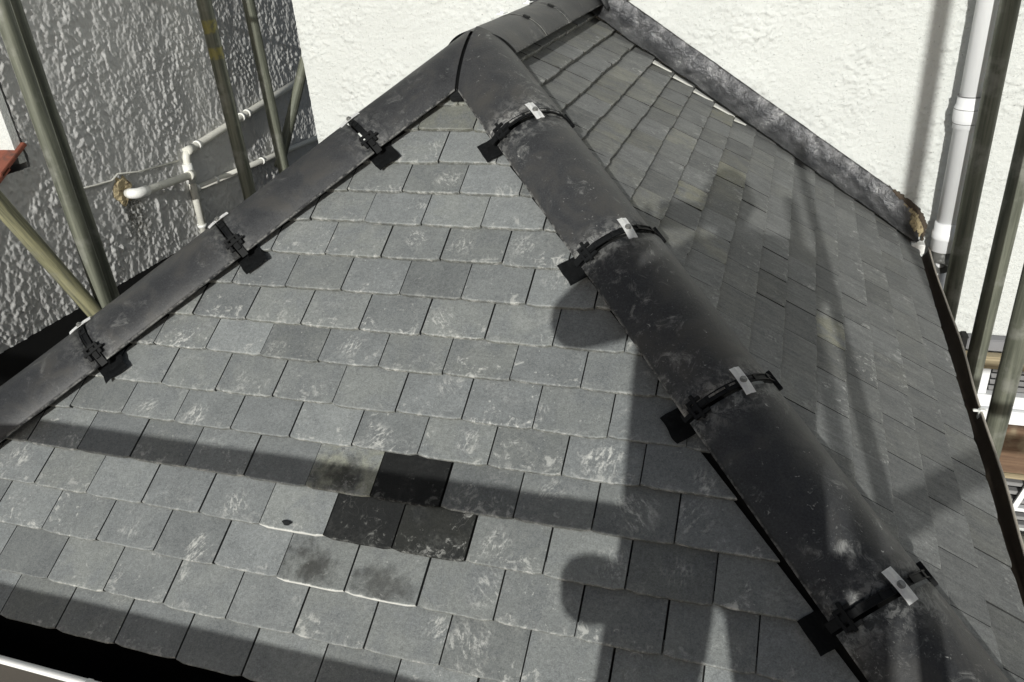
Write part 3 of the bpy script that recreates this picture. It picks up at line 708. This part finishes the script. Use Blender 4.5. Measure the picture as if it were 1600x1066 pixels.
# bay walls below the roof
bw = thing('bay_wall', 'rendered bay wall standing below the tiled roof', 'wall', (0, 0, 0))
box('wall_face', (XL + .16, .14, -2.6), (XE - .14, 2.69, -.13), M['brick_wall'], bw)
box('soffit', (XL + .03, .045, -.125), (XE - .05, 2.69, -.075), M['void'], bw)

# ------------------------------------------------------------------ roughcast walls (real relief)
def fft_noise(n0, n1, step, lo, hi, seed, an=1.0):
    rg = np.random.default_rng(seed); a = rg.standard_normal((n0, n1)); f = np.fft.rfft2(a)
    k0 = np.fft.fftfreq(n0, step)[:, None]; k1 = np.fft.rfftfreq(n1, step)[None, :]; k = np.sqrt(k0 ** 2 + (k1 * an) ** 2) + 1e-6
    f *= np.exp(-(k / hi) ** 2) * (1 - np.exp(-(k / lo) ** 2)); a = np.fft.irfft2(f, s=(n0, n1)); return a / a.std()
def stones(n0, n1, step, sig, dens, seed, an=1.0):
    # scattered pebbles: random impulses blurred to small rounded lumps
    rg = np.random.default_rng(seed); p = dens * step * step
    a = (rg.random((n0, n1)) < p) * rg.uniform(.35, 1.0, (n0, n1)); f = np.fft.rfft2(a)
    k0 = np.fft.fftfreq(n0, step)[:, None]; k1 = np.fft.rfftfreq(n1, step)[None, :]
    a = np.fft.irfft2(f * np.exp(-2 * (math.pi * sig) ** 2 * (k0 ** 2 + (k1 * an) ** 2)), s=(n0, n1))
    pk = step * step / (2 * math.pi * sig * sig * an)
    return np.minimum(a / pk, 1.6)
def relief(name, origin, du, dv, nrm, nu, nv, hgt, mat, parent, cut=None):
    U, Vv = np.meshgrid(np.arange(nu), np.arange(nv), indexing='ij')
    co = np.array(origin)[None, None] + U[..., None] * np.array(du) + Vv[..., None] * np.array(dv) + hgt[..., None] * np.array(nrm)
    me = bpy.data.meshes.new(name); me.vertices.add(nu * nv); me.vertices.foreach_set('co', co.reshape(-1).astype(np.float32))
    idx = np.arange(nu * nv).reshape(nu, nv); q = np.stack([idx[:-1, :-1], idx[1:, :-1], idx[1:, 1:], idx[:-1, 1:]], -1).reshape(-1, 4)
    me.loops.add(q.size); me.loops.foreach_set('vertex_index', q.reshape(-1).astype(np.int32)); me.polygons.add(len(q))
    me.polygons.foreach_set('loop_start', np.arange(0, q.size, 4).astype(np.int32)); me.polygons.foreach_set('loop_total', np.full(len(q), 4, np.int32))
    me.update(); me.validate()
    if cut:
        bm = bmesh.new(); bm.from_mesh(me); bmesh.ops.delete(bm, geom=[v for v in bm.verts if cut(v.co)], context='VERTS'); bm.to_mesh(me); bm.free()
    return link(name, me, mat, parent, False)
ww = thing('white_house_wall', 'bright white roughcast house wall behind the roof', 'wall', (0, 0, 0))
st = .0048; X0, X1, Z0, Z1 = -1.31, 2.6, -.44, 1.3
nu, nv = int((X1 - X0) / st), int((Z1 - Z0) / st)
h1 = fft_noise(nu, nv, st, 30, 72, 1); h2 = fft_noise(nu, nv, st, 1.2, 4, 2); h3 = fft_noise(nu, nv, st, 50, 95, 6)
st_ = stones(nu, nv, st, .0048, 4200, 21, .8) * .0044 + stones(nu, nv, st, .0085, 1000, 22, .8) * .0046
hh = np.clip(h1, -2.2, 1.1) * .0006 + st_ * np.clip(.75 + .35 * h2, .3, 1.5) + h2 * .0010 + h3 * .0004
relief('wall_face', (X0, YW, Z0), (st, 0, 0), (0, 0, st), (0, -1, 0), nu, nv, hh, M['white_render'], ww)
box('wall_core', (X0 + .001, YW + .008, -2.6), (6, YW + .30, 4.2), M['white_render'], ww)
box('upper_wall', (X0 + .001, YW - .002, Z1 - .006), (6, YW + .008, 4.2), M['white_render'], ww)

gw = thing('grey_house_wall', 'grey roughcast side wall of the neighbouring house', 'wall', (0, 0, 0))
XG = -1.70; st = .0042; Ya, Yb, Za, Zb = 0.60, 4.0, .06, 1.5
nu, nv = int((Yb - Ya) / st), int((Zb - Za) / st)
h1 = fft_noise(nu, nv, st, 40, 84, 3, 1.25); h2 = fft_noise(nu, nv, st, 1.5, 5, 4); h3 = fft_noise(nu, nv, st, 9, 24, 5, 2.6)
hh = (stones(nu, nv, st, .0036, 8500, 11, 1.4) * .0030 + stones(nu, nv, st, .0066, 1300, 12, 1.6) * .0028) * (1 + .22 * np.clip(h2, -2, 2)) + h1 * .0004 + h2 * .0005 + h3 * .0008
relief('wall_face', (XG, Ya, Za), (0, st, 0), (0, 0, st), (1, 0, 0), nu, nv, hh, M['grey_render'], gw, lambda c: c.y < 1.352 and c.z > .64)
YC = 1.352
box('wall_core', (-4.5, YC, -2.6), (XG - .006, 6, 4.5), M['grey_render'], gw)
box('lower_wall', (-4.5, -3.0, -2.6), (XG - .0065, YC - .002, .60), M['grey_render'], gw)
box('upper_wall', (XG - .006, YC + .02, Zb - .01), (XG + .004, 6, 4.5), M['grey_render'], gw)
# the bright front return of the upper part and the red clay tiles at its foot
box('front_return', (-4.5, YC - .035, .66), (XG + .002, YC - .003, 4.5), M['white_render'], gw)
bm = bmesh.new()
for k in range(12):
    for j in range(4):
        x = XG + .02 - k * .165; mt = Matrix.Translation(Vector((x, YC - .05 - j * .10, .70 - j * .062 + .0))) @ Matrix.Rotation(.5, 4, 'X')
        addbox(bm, (-.162, -.10, -.012), (0, .06, .003), mt, .002)
frombm('clay_tiles', bm, M['redtile'], gw)
# black box standing in for the shaded gap below the grey render
bl = thing('dark_gap_box', 'black box added in place of the shaded gap under the grey roughcast wall', 'dark gap', (XG, 0, 0))
box('gap_box', (-.01, -2.6, -.30), (.33, 3.4, .058), M['flatblack'], bl)

# small hole in the wall with old sealant
hl = thing('pipe_hole_patch', 'ragged brown hole patch round the short white pipe end on the grey wall', 'wall patch', (XG, 1.745, .425))
bm = bmesh.new(); rg = random.Random(2); ring = []
n = 26
for rr, zz in ((.048, .002), (.036, .012), (.022, .008), (.0, .004)):
    ring.append([bm.verts.new((zz + .003 * rg.random(), math.cos(k * math.tau / n) * rr * (1 + .25 * rg.uniform(-1, 1)) , math.sin(k * math.tau / n) * rr * 1.25 * (1 + .25 * rg.uniform(-1, 1)))) for k in range(n)])
for a, b_ in zip(ring, ring[1:]):
    for k in range(n): bm.faces.new((a[k], a[(k + 1) % n], b_[(k + 1) % n], b_[k]))
frombm('sealant', bm, M['mortar'], hl)

# ------------------------------------------------------------------ waste pipes on the grey wall
xp = XG + .0215
wp = thing('waste_pipe', 'white painted waste pipe sloping up to the corner and dropping down the grey wall', 'pipe', (XG, 2.15, .45), 'white waste pipes on the grey wall')
org = Vector((XG, 2.15, .45))
def rel(p, o): return Vector(p) - o
P1 = Vector((xp, 3.45, .622)); P2_ = Vector((xp, 2.15, .470)); P3 = Vector((xp, 2.135, .05))
pts = [P1, P1.lerp(P2_, .5)] + bend(P1, P2_, P3, .04) + [P3]
tube('pipe_run', [p - org for p in pts], .0175, M['wpipe'], wp)
tube('pipe_joint', [Vector((xp, 2.144, .42)) - org, Vector((xp, 2.141, .33)) - org], .023, M['wpipe_clean'], wp)
tube('pipe_joint', [P1.lerp(P2_, .955) - org, P1.lerp(P2_, .995) - org], .021, M['wpipe'], wp)
def pclip(parent, p, o, ax, r=.0215):
    p = Vector(p); ax = Vector(ax).normalized(); bm = bmesh.new(); addtube(bm, [p - o - ax * .007, p - o + ax * .007], r, 16)
    addbox(bm, tuple(Vector((XG + .002, p.y - .010, p.z - .010)) - o), tuple(Vector((p.x, p.y + .010, p.z + .010)) - o))
    frombm('pipe_clip', bm, M['wpipe_clean'], parent)
ax = P1 - P2_
for f in (.955 - .03, .70, .64, .60): pclip(wp, P1.lerp(P2_, f), org, ax)
pclip(wp, (xp, 2.136, .12), org, (0, 0, 1))
w2 = thing('waste_pipe', 'thinner lower white pipe running level across the grey wall', 'pipe', (XG, 2.6, .28), 'white waste pipes on the grey wall'); o2 = Vector((XG, 2.6, .28))
a0, a1 = Vector((XG + .018, 2.15, .296)), Vector((XG + .018, 3.5, .238))
tube('pipe_run', [a0 - o2, a1 - o2], .0145, M['wpipe'], w2)
for y in (2.19, 2.33, 2.72, 2.90): pclip(w2, a0.lerp(a1, (y - 2.17) / 1.33), o2, a1 - a0, .019)
w3 = thing('waste_pipe', 'short white pipe with capped elbow leaving the hole in the grey wall', 'pipe', (XG, 1.9, .39), 'white waste pipes on the grey wall'); o3 = Vector((XG, 1.9, .39))
b0, b1, b2_ = Vector((XG + .0, 1.755, .405)), Vector((XG + .065, 1.755, .405)), Vector((XG + .052, 2.135, .375))
tube('pipe_run', [p - o3 for p in [b0] + bend(b0, b1, b2_, .028) + [b2_]], .0175, M['wpipe'], w3)
tube('pipe_elbow', [p - o3 for p in [b0.lerp(b1, .35)] + bend(b0, b1, b2_, .030) + [b1.lerp(b2_, .16)]], .022, M['wpipe_clean'], w3)
tube('pipe_collar', [b1.lerp(b2_, .90) - o3, b1.lerp(b2_, .97) - o3], .022, M['wpipe'], w3)
# painted-over cable
cb = thing('wall_cable', 'thin painted cable clipped across the grey wall beside the pipes', 'cable', (XG, 1.7, .5)); oc = Vector((XG, 1.7, .5))
pts = [Vector((XG + .008, 1.46, .475)), Vector((XG + .010, 1.50, .50)), Vector((XG + .008, 1.62, .485)), Vector((XG + .008, 1.70, .478)), Vector((XG + .012, 1.735, .495)), Vector((XG + .010, 1.85, .470)), Vector((XG + .008, 2.11, .445))]
tube('cable_run', [p - oc for p in pts], .0042, M['wpipe'], cb, 8)
w4 = thing('roof_vent_cap', 'small white rounded pipe end low on the grey wall behind the poles', 'pipe end', (XG + .05, 2.87, .345))
bm = bmesh.new(); addtube(bm, [(0, 0, -.05), (0, 0, -.01), (0, 0, .022), (0, 0, .032)], [.030, .032, .028, .012], 18); frombm('cap_body', bm, M['wpipe_clean'], w4)

# ------------------------------------------------------------------ downpipe on the white wall
dp = thing('downpipe', 'pale grey downpipe with ribbed coupling fixed to the white wall', 'downpipe', (1.607, 2.60, 0)); od = Vector((1.607, 2.60, 0))
tube('pipe_run', [(0, 0, .0), (0, 0, 3.2)], .0425, M['pvc'], dp, 36)
bm = bmesh.new(); addtube(bm, [(0, 0, z) for z in (.478, .480, .498, .499, .502, .512, .514, .552, .556, .566, .570, .598, .600)], [.0425, .0475, .0475, .0485, .049, .052, .0525, .0535, .053, .050, .0475, .047, .0425], 36); frombm('coupling', bm, M['pvc'], dp)
for z in (.5005, .5135, .5545, .601): tube('seal_ring', [(0, 0, z - .0012), (0, 0, z + .0012)], .0495 if z != .5545 else .0538, M['pvcline'], dp, 32)
bm = bmesh.new(); addtube(bm, [(0, 0, z) for z in (.95, .951, .99, .991)], [.0425, .0455, .0455, .0425], 36); addbox(bm, (-.02, .035, .955), (.02, .10, .985)); frombm('pipe_bracket', bm, M['pvc'], dp)
bm = bmesh.new(); addtube(bm, [(0, 0, z) for z in (-.022, -.020, .03, .032, .036, .060, .064, .10, .101)], [.0425, .0475, .0475, .050, .0515, .0515, .0475, .047, .0425], 36); frombm('coupling', bm, M['pvc'], dp)
# shoe: short turned outlet with a dark mouth
bm = bmesh.new(); pts = [Vector((0, 0, -.01)), Vector((0, -.002, -.04)), Vector((-.006, -.016, -.07)), Vector((-.012, -.040, -.088))]
addtube(bm, pts, [.041, .041, .041, .041], 28, caps=False); bmesh.ops.solidify(bm, geom=bm.faces[:], thickness=.003); frombm('outlet_shoe', bm, simple('shoe_grey', (0.20, 0.20, 0.19), 0.4), dp)
tube('pipe_tail', [(.012, .03, -1.6), (.012, .03, -.09)], .028, M['pvc'], dp, 24)

# crumbling mortar and white block where the flashing ends
mo = thing('mortar_lump', 'crumbly tan mortar lump between flashing end and downpipe', 'mortar', (1.50, 2.62, .04))
bm = bmesh.new(); bmesh.ops.create_icosphere(bm, subdivisions=5, radius=1)
for v in bm.verts:
    d = v.co.copy(); k = 1 + .30 * noise.noise(d * 2.6) + .16 * noise.noise(d * 8) + .08 * noise.noise(d * 22)
    v.co = Vector((d.x * .026 * k - .22 * d.z * .05, d.y * .034 * k + .045, d.z * .046 * k + .012))
frombm('lump', bm, M['mortar'], mo, True)
def ragged(name, pts, r0, mat, seed):
    bm = bmesh.new(); n = 60; out_ = []
    P_ = [Vector(p) - Vector((1.50, 2.62, .04)) for p in pts]
    for i in range(n + 1):
        t = i / n * (len(P_) - 1); k = min(int(t), len(P_) - 2); out_.append(P_[k].lerp(P_[k + 1], t - k))
    rr = [max(.0015, r0 * (1 - .75 * abs(2 * i / n - 1) ** 2) * (1 + .8 * noise.noise(Vector((i * .35, seed, 0))))) for i in range(n + 1)]
    addtube(bm, out_, rr, 12)
    for v in bm.verts: v.co += Vector((noise.noise(v.co * 90 + Vector((seed, 0, 0))), noise.noise(v.co * 90 + Vector((0, seed, 0))), noise.noise(v.co * 90 + Vector((0, 0, seed))))) * .004
    frombm(name, bm, mat, mo)
ragged('dark_crack', [(1.375, 2.69, .215), (1.44, 2.685, .165), (1.50, 2.68, .115), (1.535, 2.675, .06), (1.535, 2.66, -.01)], .013, simple('mortar_dark', (0.06, 0.045, 0.032), 0.95, var=0.8, scale=60, bump=.6), 3)
ragged('tan_edge', [(1.44, 2.678, .150), (1.49, 2.672, .105), (1.512, 2.665, .06), (1.505, 2.66, .01)], .010, M['mortar'], 8)
wb = thing('white_block', 'small white plastic stop end at the head of the side gutter', 'gutter stop', (1.507, 2.575, -.012))
bm = bmesh.new(); addbox(bm, (-.028, -.024, -.016), (.026, .022, .026), None, .004); addbox(bm, (-.010, -.032, -.022), (.012, -.020, .004), None, .002); frombm('block_body', bm, M['wpipe_clean'], wb)

# ------------------------------------------------------------------ window bay beyond the gutter, right
wn = thing('louvred_window', 'white framed window with dark horizontal louvres beyond the gutter', 'window', (1.80, YW, -.72)); z_ = -.72
box('head_cap', (-.02, -.055, .222), (1.6, -.003, .275), M['leadcap'], wn, .004)
box('head_cap_end', (-.045, -.06, .20), (-.022, -.003, .285), M['void'], wn, .002)
box('jamb', (-.03, -.030, .0), (.045, -.003, .163), M['frame'], wn, .003); box('jamb', (.048, -.036, -.02), (.10, -.003, .163), M['frame'], wn, .003)
box('pane', (.10, -.008, .0), (1.5, -.004, .163), M['dark'], wn)
bm = bmesh.new()
for k in range(5):
    z = .018 + k * .031; mt = Matrix.Translation(Vector((.8, -.016, z))) @ Matrix.Rotation(.6, 4, 'X'); addbox(bm, (-.69, -.010, -.002), (.69, .010, .002), mt)
frombm('louvre', bm, M['slat'], wn)
box('sill', (-.09, -.052, -.062), (1.6, -.003, -.002), M['frame'], wn, .003); box('sill_lower', (-.09, -.075, -.132), (1.6, -.003, -.065), M['frame'], wn, .004)
tb = thing('timber_batten', 'weathered pale timber batten across the window head', 'batten', (1.79, YW, -.53))
box('batten', (-.04, -.105, -.030), (1.6, -.056, .028), M['wood_pale'], tb, .003)
bd = thing('timber_board', 'wide brown weathered board below the white window sill', 'board', (1.90, YW, -.97))
box('board_face', (-.12, -.10, -.125), (1.5, -.04, .115), M['wood_brown'], bd, .004)
box('board_edge', (-.12, -.104, -.155), (1.5, -.045, -.128), M['wood_pale'], bd, .003)
lv = thing('slatted_vent', 'white and dark slatted panel under the brown board', 'vent panel', (1.95, YW, -1.3))
box('back_panel', (-.2, -.02, -.16), (1.4, -.003, .14), M['dark'], lv)
for k in range(6): box('slat', (-.2, -.055, .102 - k * .048), (1.4, -.022, .122 - k * .048), M['frame'] if k in (3,) else M['slat'], lv, .002)
box('white_rod', (-.012, -.012, -.17), (.012, .0, .14), M['frame'], lv, 0, Matrix.Translation(Vector((.165, -.07, 0))) @ Matrix.Rotation(R(14), 4, 'Y'))
tube('round_rail', [(-.3, -.06, -.225), (1.4, -.06, -.225)], .045, M['pole'], lv)
box('lower_band', (-.3, -.03, -.42), (1.4, -.003, -.30), M['dark'], lv); box('white_band', (-.3, -.05, -1.2), (1.4, -.003, -.44), M['frame'], lv)

# ------------------------------------------------------------------ scaffold tubes
def spole(label, x, y, z0, z1, r, mat=None, top=None, group='scaffold poles standing round the roof'):
    t = thing('scaffold_pole', label, 'scaffold pole', (x, y, z0), group)
    n = 12; p1 = Vector(top) - Vector((x, y, z0)) if top else Vector((0, 0, z1 - z0))
    o = tube('pole_tube', [Vector((0, 0, p1.length * i / n)) for i in range(n + 1)], r, mat or M['pole'], t, 28)
    if top: t.rotation_euler = p1.to_track_quat('Z', 'Y').to_euler()
    return t
t = spole('upright scaffold pole with two bands of yellow paint left of the roof', -1.50, 2.31, -2.6, 4.2, .032)
pt_ = t.children[0]; pt_.data.materials.clear(); myp = pole_mat('tube_yellow_paint', [(2.6 + .965, 2.6 + 1.02), (2.6 + .855, 2.6 + .905)]); pt_.data.materials.append(myp)
spole('slimmer dark scaffold pole just right of the yellow banded one', -1.50, 2.628, -2.6, 4.2, .0285)
spole('thick scaffold pole leftmost in the picture, nearest of the left pair', -1.372, 1.183, -2.6, 4.2, .0275)
spole('thin scaffold pole tucked behind the thick leftmost pole', -1.425, 1.272, -2.6, 4.2, .027)
spole('pale yellowish sloping scaffold brace at the lower left of the grey wall', -1.388, 1.17, 0.10, 0, .029, M['pole_pale'], (-1.405, .80, 1.01))
spole('short slanting dark tube in the corner between grey and white walls', -1.53, 2.63, 0.26, 0, .026, None, (-1.44, 3.02, 0.85))
spole('tall dark scaffold pole close beside the pale downpipe', 1.652, 2.5, -2.6, 4.2, .033)
spole('scaffold pole standing right of the downpipe pole, before the white wall', 1.705, 2.22, -2.6, 0, .033, None, (1.758, 2.22, 4.2))
spole('stout scaffold pole at the right edge in front of the louvred window', 1.727, 1.80, -2.6, 4.2, .034)

# scaffold behind the camera: it throws the shadow bands across the tiles
t = thing('scaffold_rail', 'level scaffold rail throwing a thin shadow band across the front tiles', 'scaffold rail', (0, -.985, .733))
tube('rail_tube', [(-3.5, 0, 0), (3.2, 0, 0)], .0265, M['pole'], t)
t = thing('toe_board', 'timber board along the scaffold, shading the lowest tile course', 'board', (0, -.985, .325))
box('board_face', (-3.5, -.018, -.012), (3.2, .018, .082), M['wood_brown'], t, .003)
spole('upright pole behind the camera casting the sharper shadow stripe on the side slope', 1.384, -.975, -2.6, 1.71, .0225)
spole('upright pole behind the camera casting the blurred shadow stripe on the side slope', 1.425, -2.2, -2.6, 1.89, .0245)
spole('upright pole at the right casting the tall shadow stripe on the white wall', 1.852, -1.05, -2.6, 4.2, .033)
t = thing('wall_tie', 'thin rod tied into the grey wall above the picture, casting the slanting shadow line', 'wall tie', (XG, 1.30, 1.452))
tube('tie_rod', [(-.02, 0, 0), (.44, 0, 0)], .0125, M['pole'], t)
t = thing('scaffold_deck', 'timber scaffold deck the photographer stands on', 'scaffold deck', (0, -1.6, -.25))
for k in range(4): box('deck_board', (-3.5, -.46 + k * .232, -.04), (3.2, -.235 + k * .232, 0), M['wood_brown'], t, .004)

# ------------------------------------------------------------------ photographer (seen only as the shadow)
person = thing('person', 'person in dark work clothes standing on the scaffold deck holding up a phone', 'person', (1.10, -1.25, -.25))
PO = Vector((1.10, -1.25, -.25))
def skin(name, pts, edges, rad, mat, parent, levels=2, root=0):
    me = bpy.data.meshes.new(name); me.from_pydata([tuple(Vector(p) - PO) for p in pts], edges, []); o = link(name, me, mat, parent)
    md = o.modifiers.new('Skin', 'SKIN'); md.use_smooth_shade = True
    for i, r_ in enumerate(rad):
        sv = me.skin_vertices[0].data[i]; sv.radius = (r_, r_) if not isinstance(r_, tuple) else r_; sv.use_root = (i == root)
    sb = o.modifiers.new('Sub', 'SUBSURF'); sb.levels = levels; sb.render_levels = levels
    return o
def sp(dx, dz, t):  # a point whose shadow offset (at the camera's plane) is dx, dz, set t metres behind the camera
    return (CAM.x + dx + .102 * t, CAM.y - t, CAM.z + dz + .36 * t)
pelv = sp(.055, -.58, .36); waist = sp(.055, -.45, .36); chest = sp(.06, -.26, .36); neck0 = sp(.085, -.12, .37); neck = sp(.088, -.075, .35)
shL = sp(-.075, -.185, .34); elL = sp(-.302, -.283, .20); wrL = sp(-.135, -.075, .05)
shR = sp(.265, -.150, .34); elR = sp(.385, -.205, .22); wrR = sp(.155, -.085, .06)
hipL = sp(-.04, -.68, .36); knL = sp(-.105, -1.06, .33); anL = (1.10 - .13, -1.28, -.16); ftL = (1.10 - .15, -1.12, -.215)
hipR = sp(.16, -.68, .36); knR = sp(.215, -1.06, .33); anR = (1.10 + .15, -1.28, -.16); ftR = (1.10 + .19, -1.12, -.215)
body = skin('body', [pelv, waist, chest, neck0, neck, shL, elL, wrL, shR, elR, wrR, hipL, knL, anL, hipR, knR, anR, ftL, ftR],
     [(0, 1), (1, 2), (2, 3), (3, 4), (3, 5), (5, 6), (6, 7), (3, 8), (8, 9), (9, 10), (0, 11), (11, 12), (12, 13), (0, 14), (14, 15), (15, 16), (13, 17), (16, 18)],
     [(.22,.16), .20, .215, .085, .055, .085, .064, .034, .095, .062, .034, .105, .070, .045, .105, .070, .045, .045, .045], M['jacket'], person)
# head with face
hc = Vector(sp(.092, .048, .30)) - PO
bm = bmesh.new(); bmesh.ops.create_icosphere(bm, subdivisions=4, radius=1)
for v in bm.verts:
    d = v.co.copy(); x, y, z = d
    X = x * .078; Y = y * .098; Z = z * .118
    if z < 0: X *= 1 - .28 * (-z); Y *= 1 - .10 * (-z)
    nose_ = math.exp(-((x / .16) ** 2 + ((z + .12) / .22) ** 2)) if y > 0 else 0
    Y += .020 * nose_ * (1 if z < .1 else .3)
    for sx_ in (-1, 1):
        eye = math.exp(-(((x - sx_ * .38) / .2) ** 2 + ((z - .02) / .13) ** 2)) if y > 0 else 0; Y -= .009 * eye
        ear = math.exp(-(((y + .05) / .16) ** 2 + ((z + .05) / .26) ** 2)) if x * sx_ > .75 else 0; X += sx_ * .016 * ear
    mouth = math.exp(-((x / .28) ** 2 + ((z + .52) / .05) ** 2)) if y > 0 else 0; Y -= .006 * mouth
    v.co = Vector((X, Y, Z)) + hc
frombm('head', bm, M['skin'], person, True)
bm = bmesh.new(); bmesh.ops.create_icosphere(bm, subdivisions=4, radius=1)
for v in bm.verts:
    x, y, z = v.co; k = 1 + .05 * noise.noise(v.co * 6)
    zz = max(z, -.15 + .75 * max(0, y)); v.co = Vector((x * .084 * k, y * .104 * k - .006, zz * .126 * k)) + hc
frombm('hair', bm, M['hair'], person, True)
# trousers / tool pouch
def limb(name, pts, rad, mat): return skin(name, pts, [(i, i + 1) for i in range(len(pts) - 1)], rad, mat, person)
limb('trouser_leg', [sp(-.03, -.64, .36), sp(-.05, -.82, .36), knL, anL], [.112, .108, .080, .062], M['trousers'])
limb('trouser_leg', [sp(.17, -.64, .36), sp(.19, -.82, .36), knR, anR], [.125, .125, .085, .062], M['trousers'])
limb('tool_pouch', [sp(-.182, -.715, .30), sp(-.180, -.77, .30), sp(-.180, -.825, .30)], [.068, .070, .064], M['boots'])
limb('jacket_hem', [sp(.0, -.46, .36), sp(.02, -.60, .36), sp(.14, -.60, .36), sp(.16, -.46, .36)], [.13, .135, .135, .12], M['jacket'])
limb('jacket_side', [sp(.24, -.16, .34), sp(.30, -.20, .30), sp(.24, -.30, .33), sp(.17, -.50, .36)], [.10, .10, .09, .10], M['jacket'])
limb('boot', [anL, (anL[0], anL[1] + .01, -.205), ftL, (ftL[0], ftL[1] + .06, -.215)], [.055, .045, .045, .035], M['boots'])
limb('boot', [anR, (anR[0], anR[1] + .01, -.205), ftR, (ftR[0], ftR[1] + .06, -.215)], [.055, .045, .045, .035], M['boots'])
# phone, its lens exactly where the photograph was taken from
ph = thing('mobile_phone', 'flat black mobile phone held up by the photographer', 'phone', CAM)
mw = m3.to_4x4()
bm = bmesh.new(); addbox(bm, (-.115, -.038, .0135), (.035, .038, .0215), mw, .003); frombm('phone_body', bm, M['phone'], ph)
def cw(x, y, z): return tuple(CAM + m3 @ Vector((x, y, z)))
# hands: palm and five separate fingers closing on the phone edges
def hand(sgn, wr, ex):
    wr = Vector(wr); pm = Vector(cw(ex + sgn * .030, -.055, .050)); palm = [wr, wr.lerp(pm, .5), pm]
    pts = [tuple(p) for p in palm]; ed = [(0, 1), (1, 2)]; rd = [.030, .032, .030]
    for k in range(4):
        y0 = -.050 + k * .021; L = (.85, 1.0, .95, .75)[k]
        a = cw(ex + sgn * .032, y0, .040); b_ = cw(ex + sgn * (.034), y0 + .004, .015); c = cw(ex + sgn * (.026 - .004 * L), y0 + .006, .0045 + .004 * (1 - L)); d = cw(ex + sgn * .008 / L, y0 + .006, .0048)
        n = len(pts); pts += [a, b_, c, d] if False else [a, b_, c]; ed += [(2, n), (n, n + 1), (n + 1, n + 2)]; rd += [.0095, .0085, .0075]
    n = len(pts); pts += [cw(ex + sgn * .018, -.045, .044), cw(ex + sgn * .004, -.022, .034), cw(ex - sgn * .010, -.006, .030)]
    ed += [(1, n), (n, n + 1), (n + 1, n + 2)]; rd += [.012, .010, .009]
    skin('hand', pts, ed, rd, M['skin'], person, 2)
hand(-1, wrL, -.115); hand(1, wrR, .045)

# ------------------------------------------------------------------ ground
bm = bmesh.new(); s_ = 60
vs = [bm.verts.new((x, y, -2.62)) for x, y in ((-s_, -s_), (s_, -s_), (s_, s_), (-s_, s_))]; bm.faces.new(vs)
tag(frombm('ground', bm, M['ground']), kind='structure')
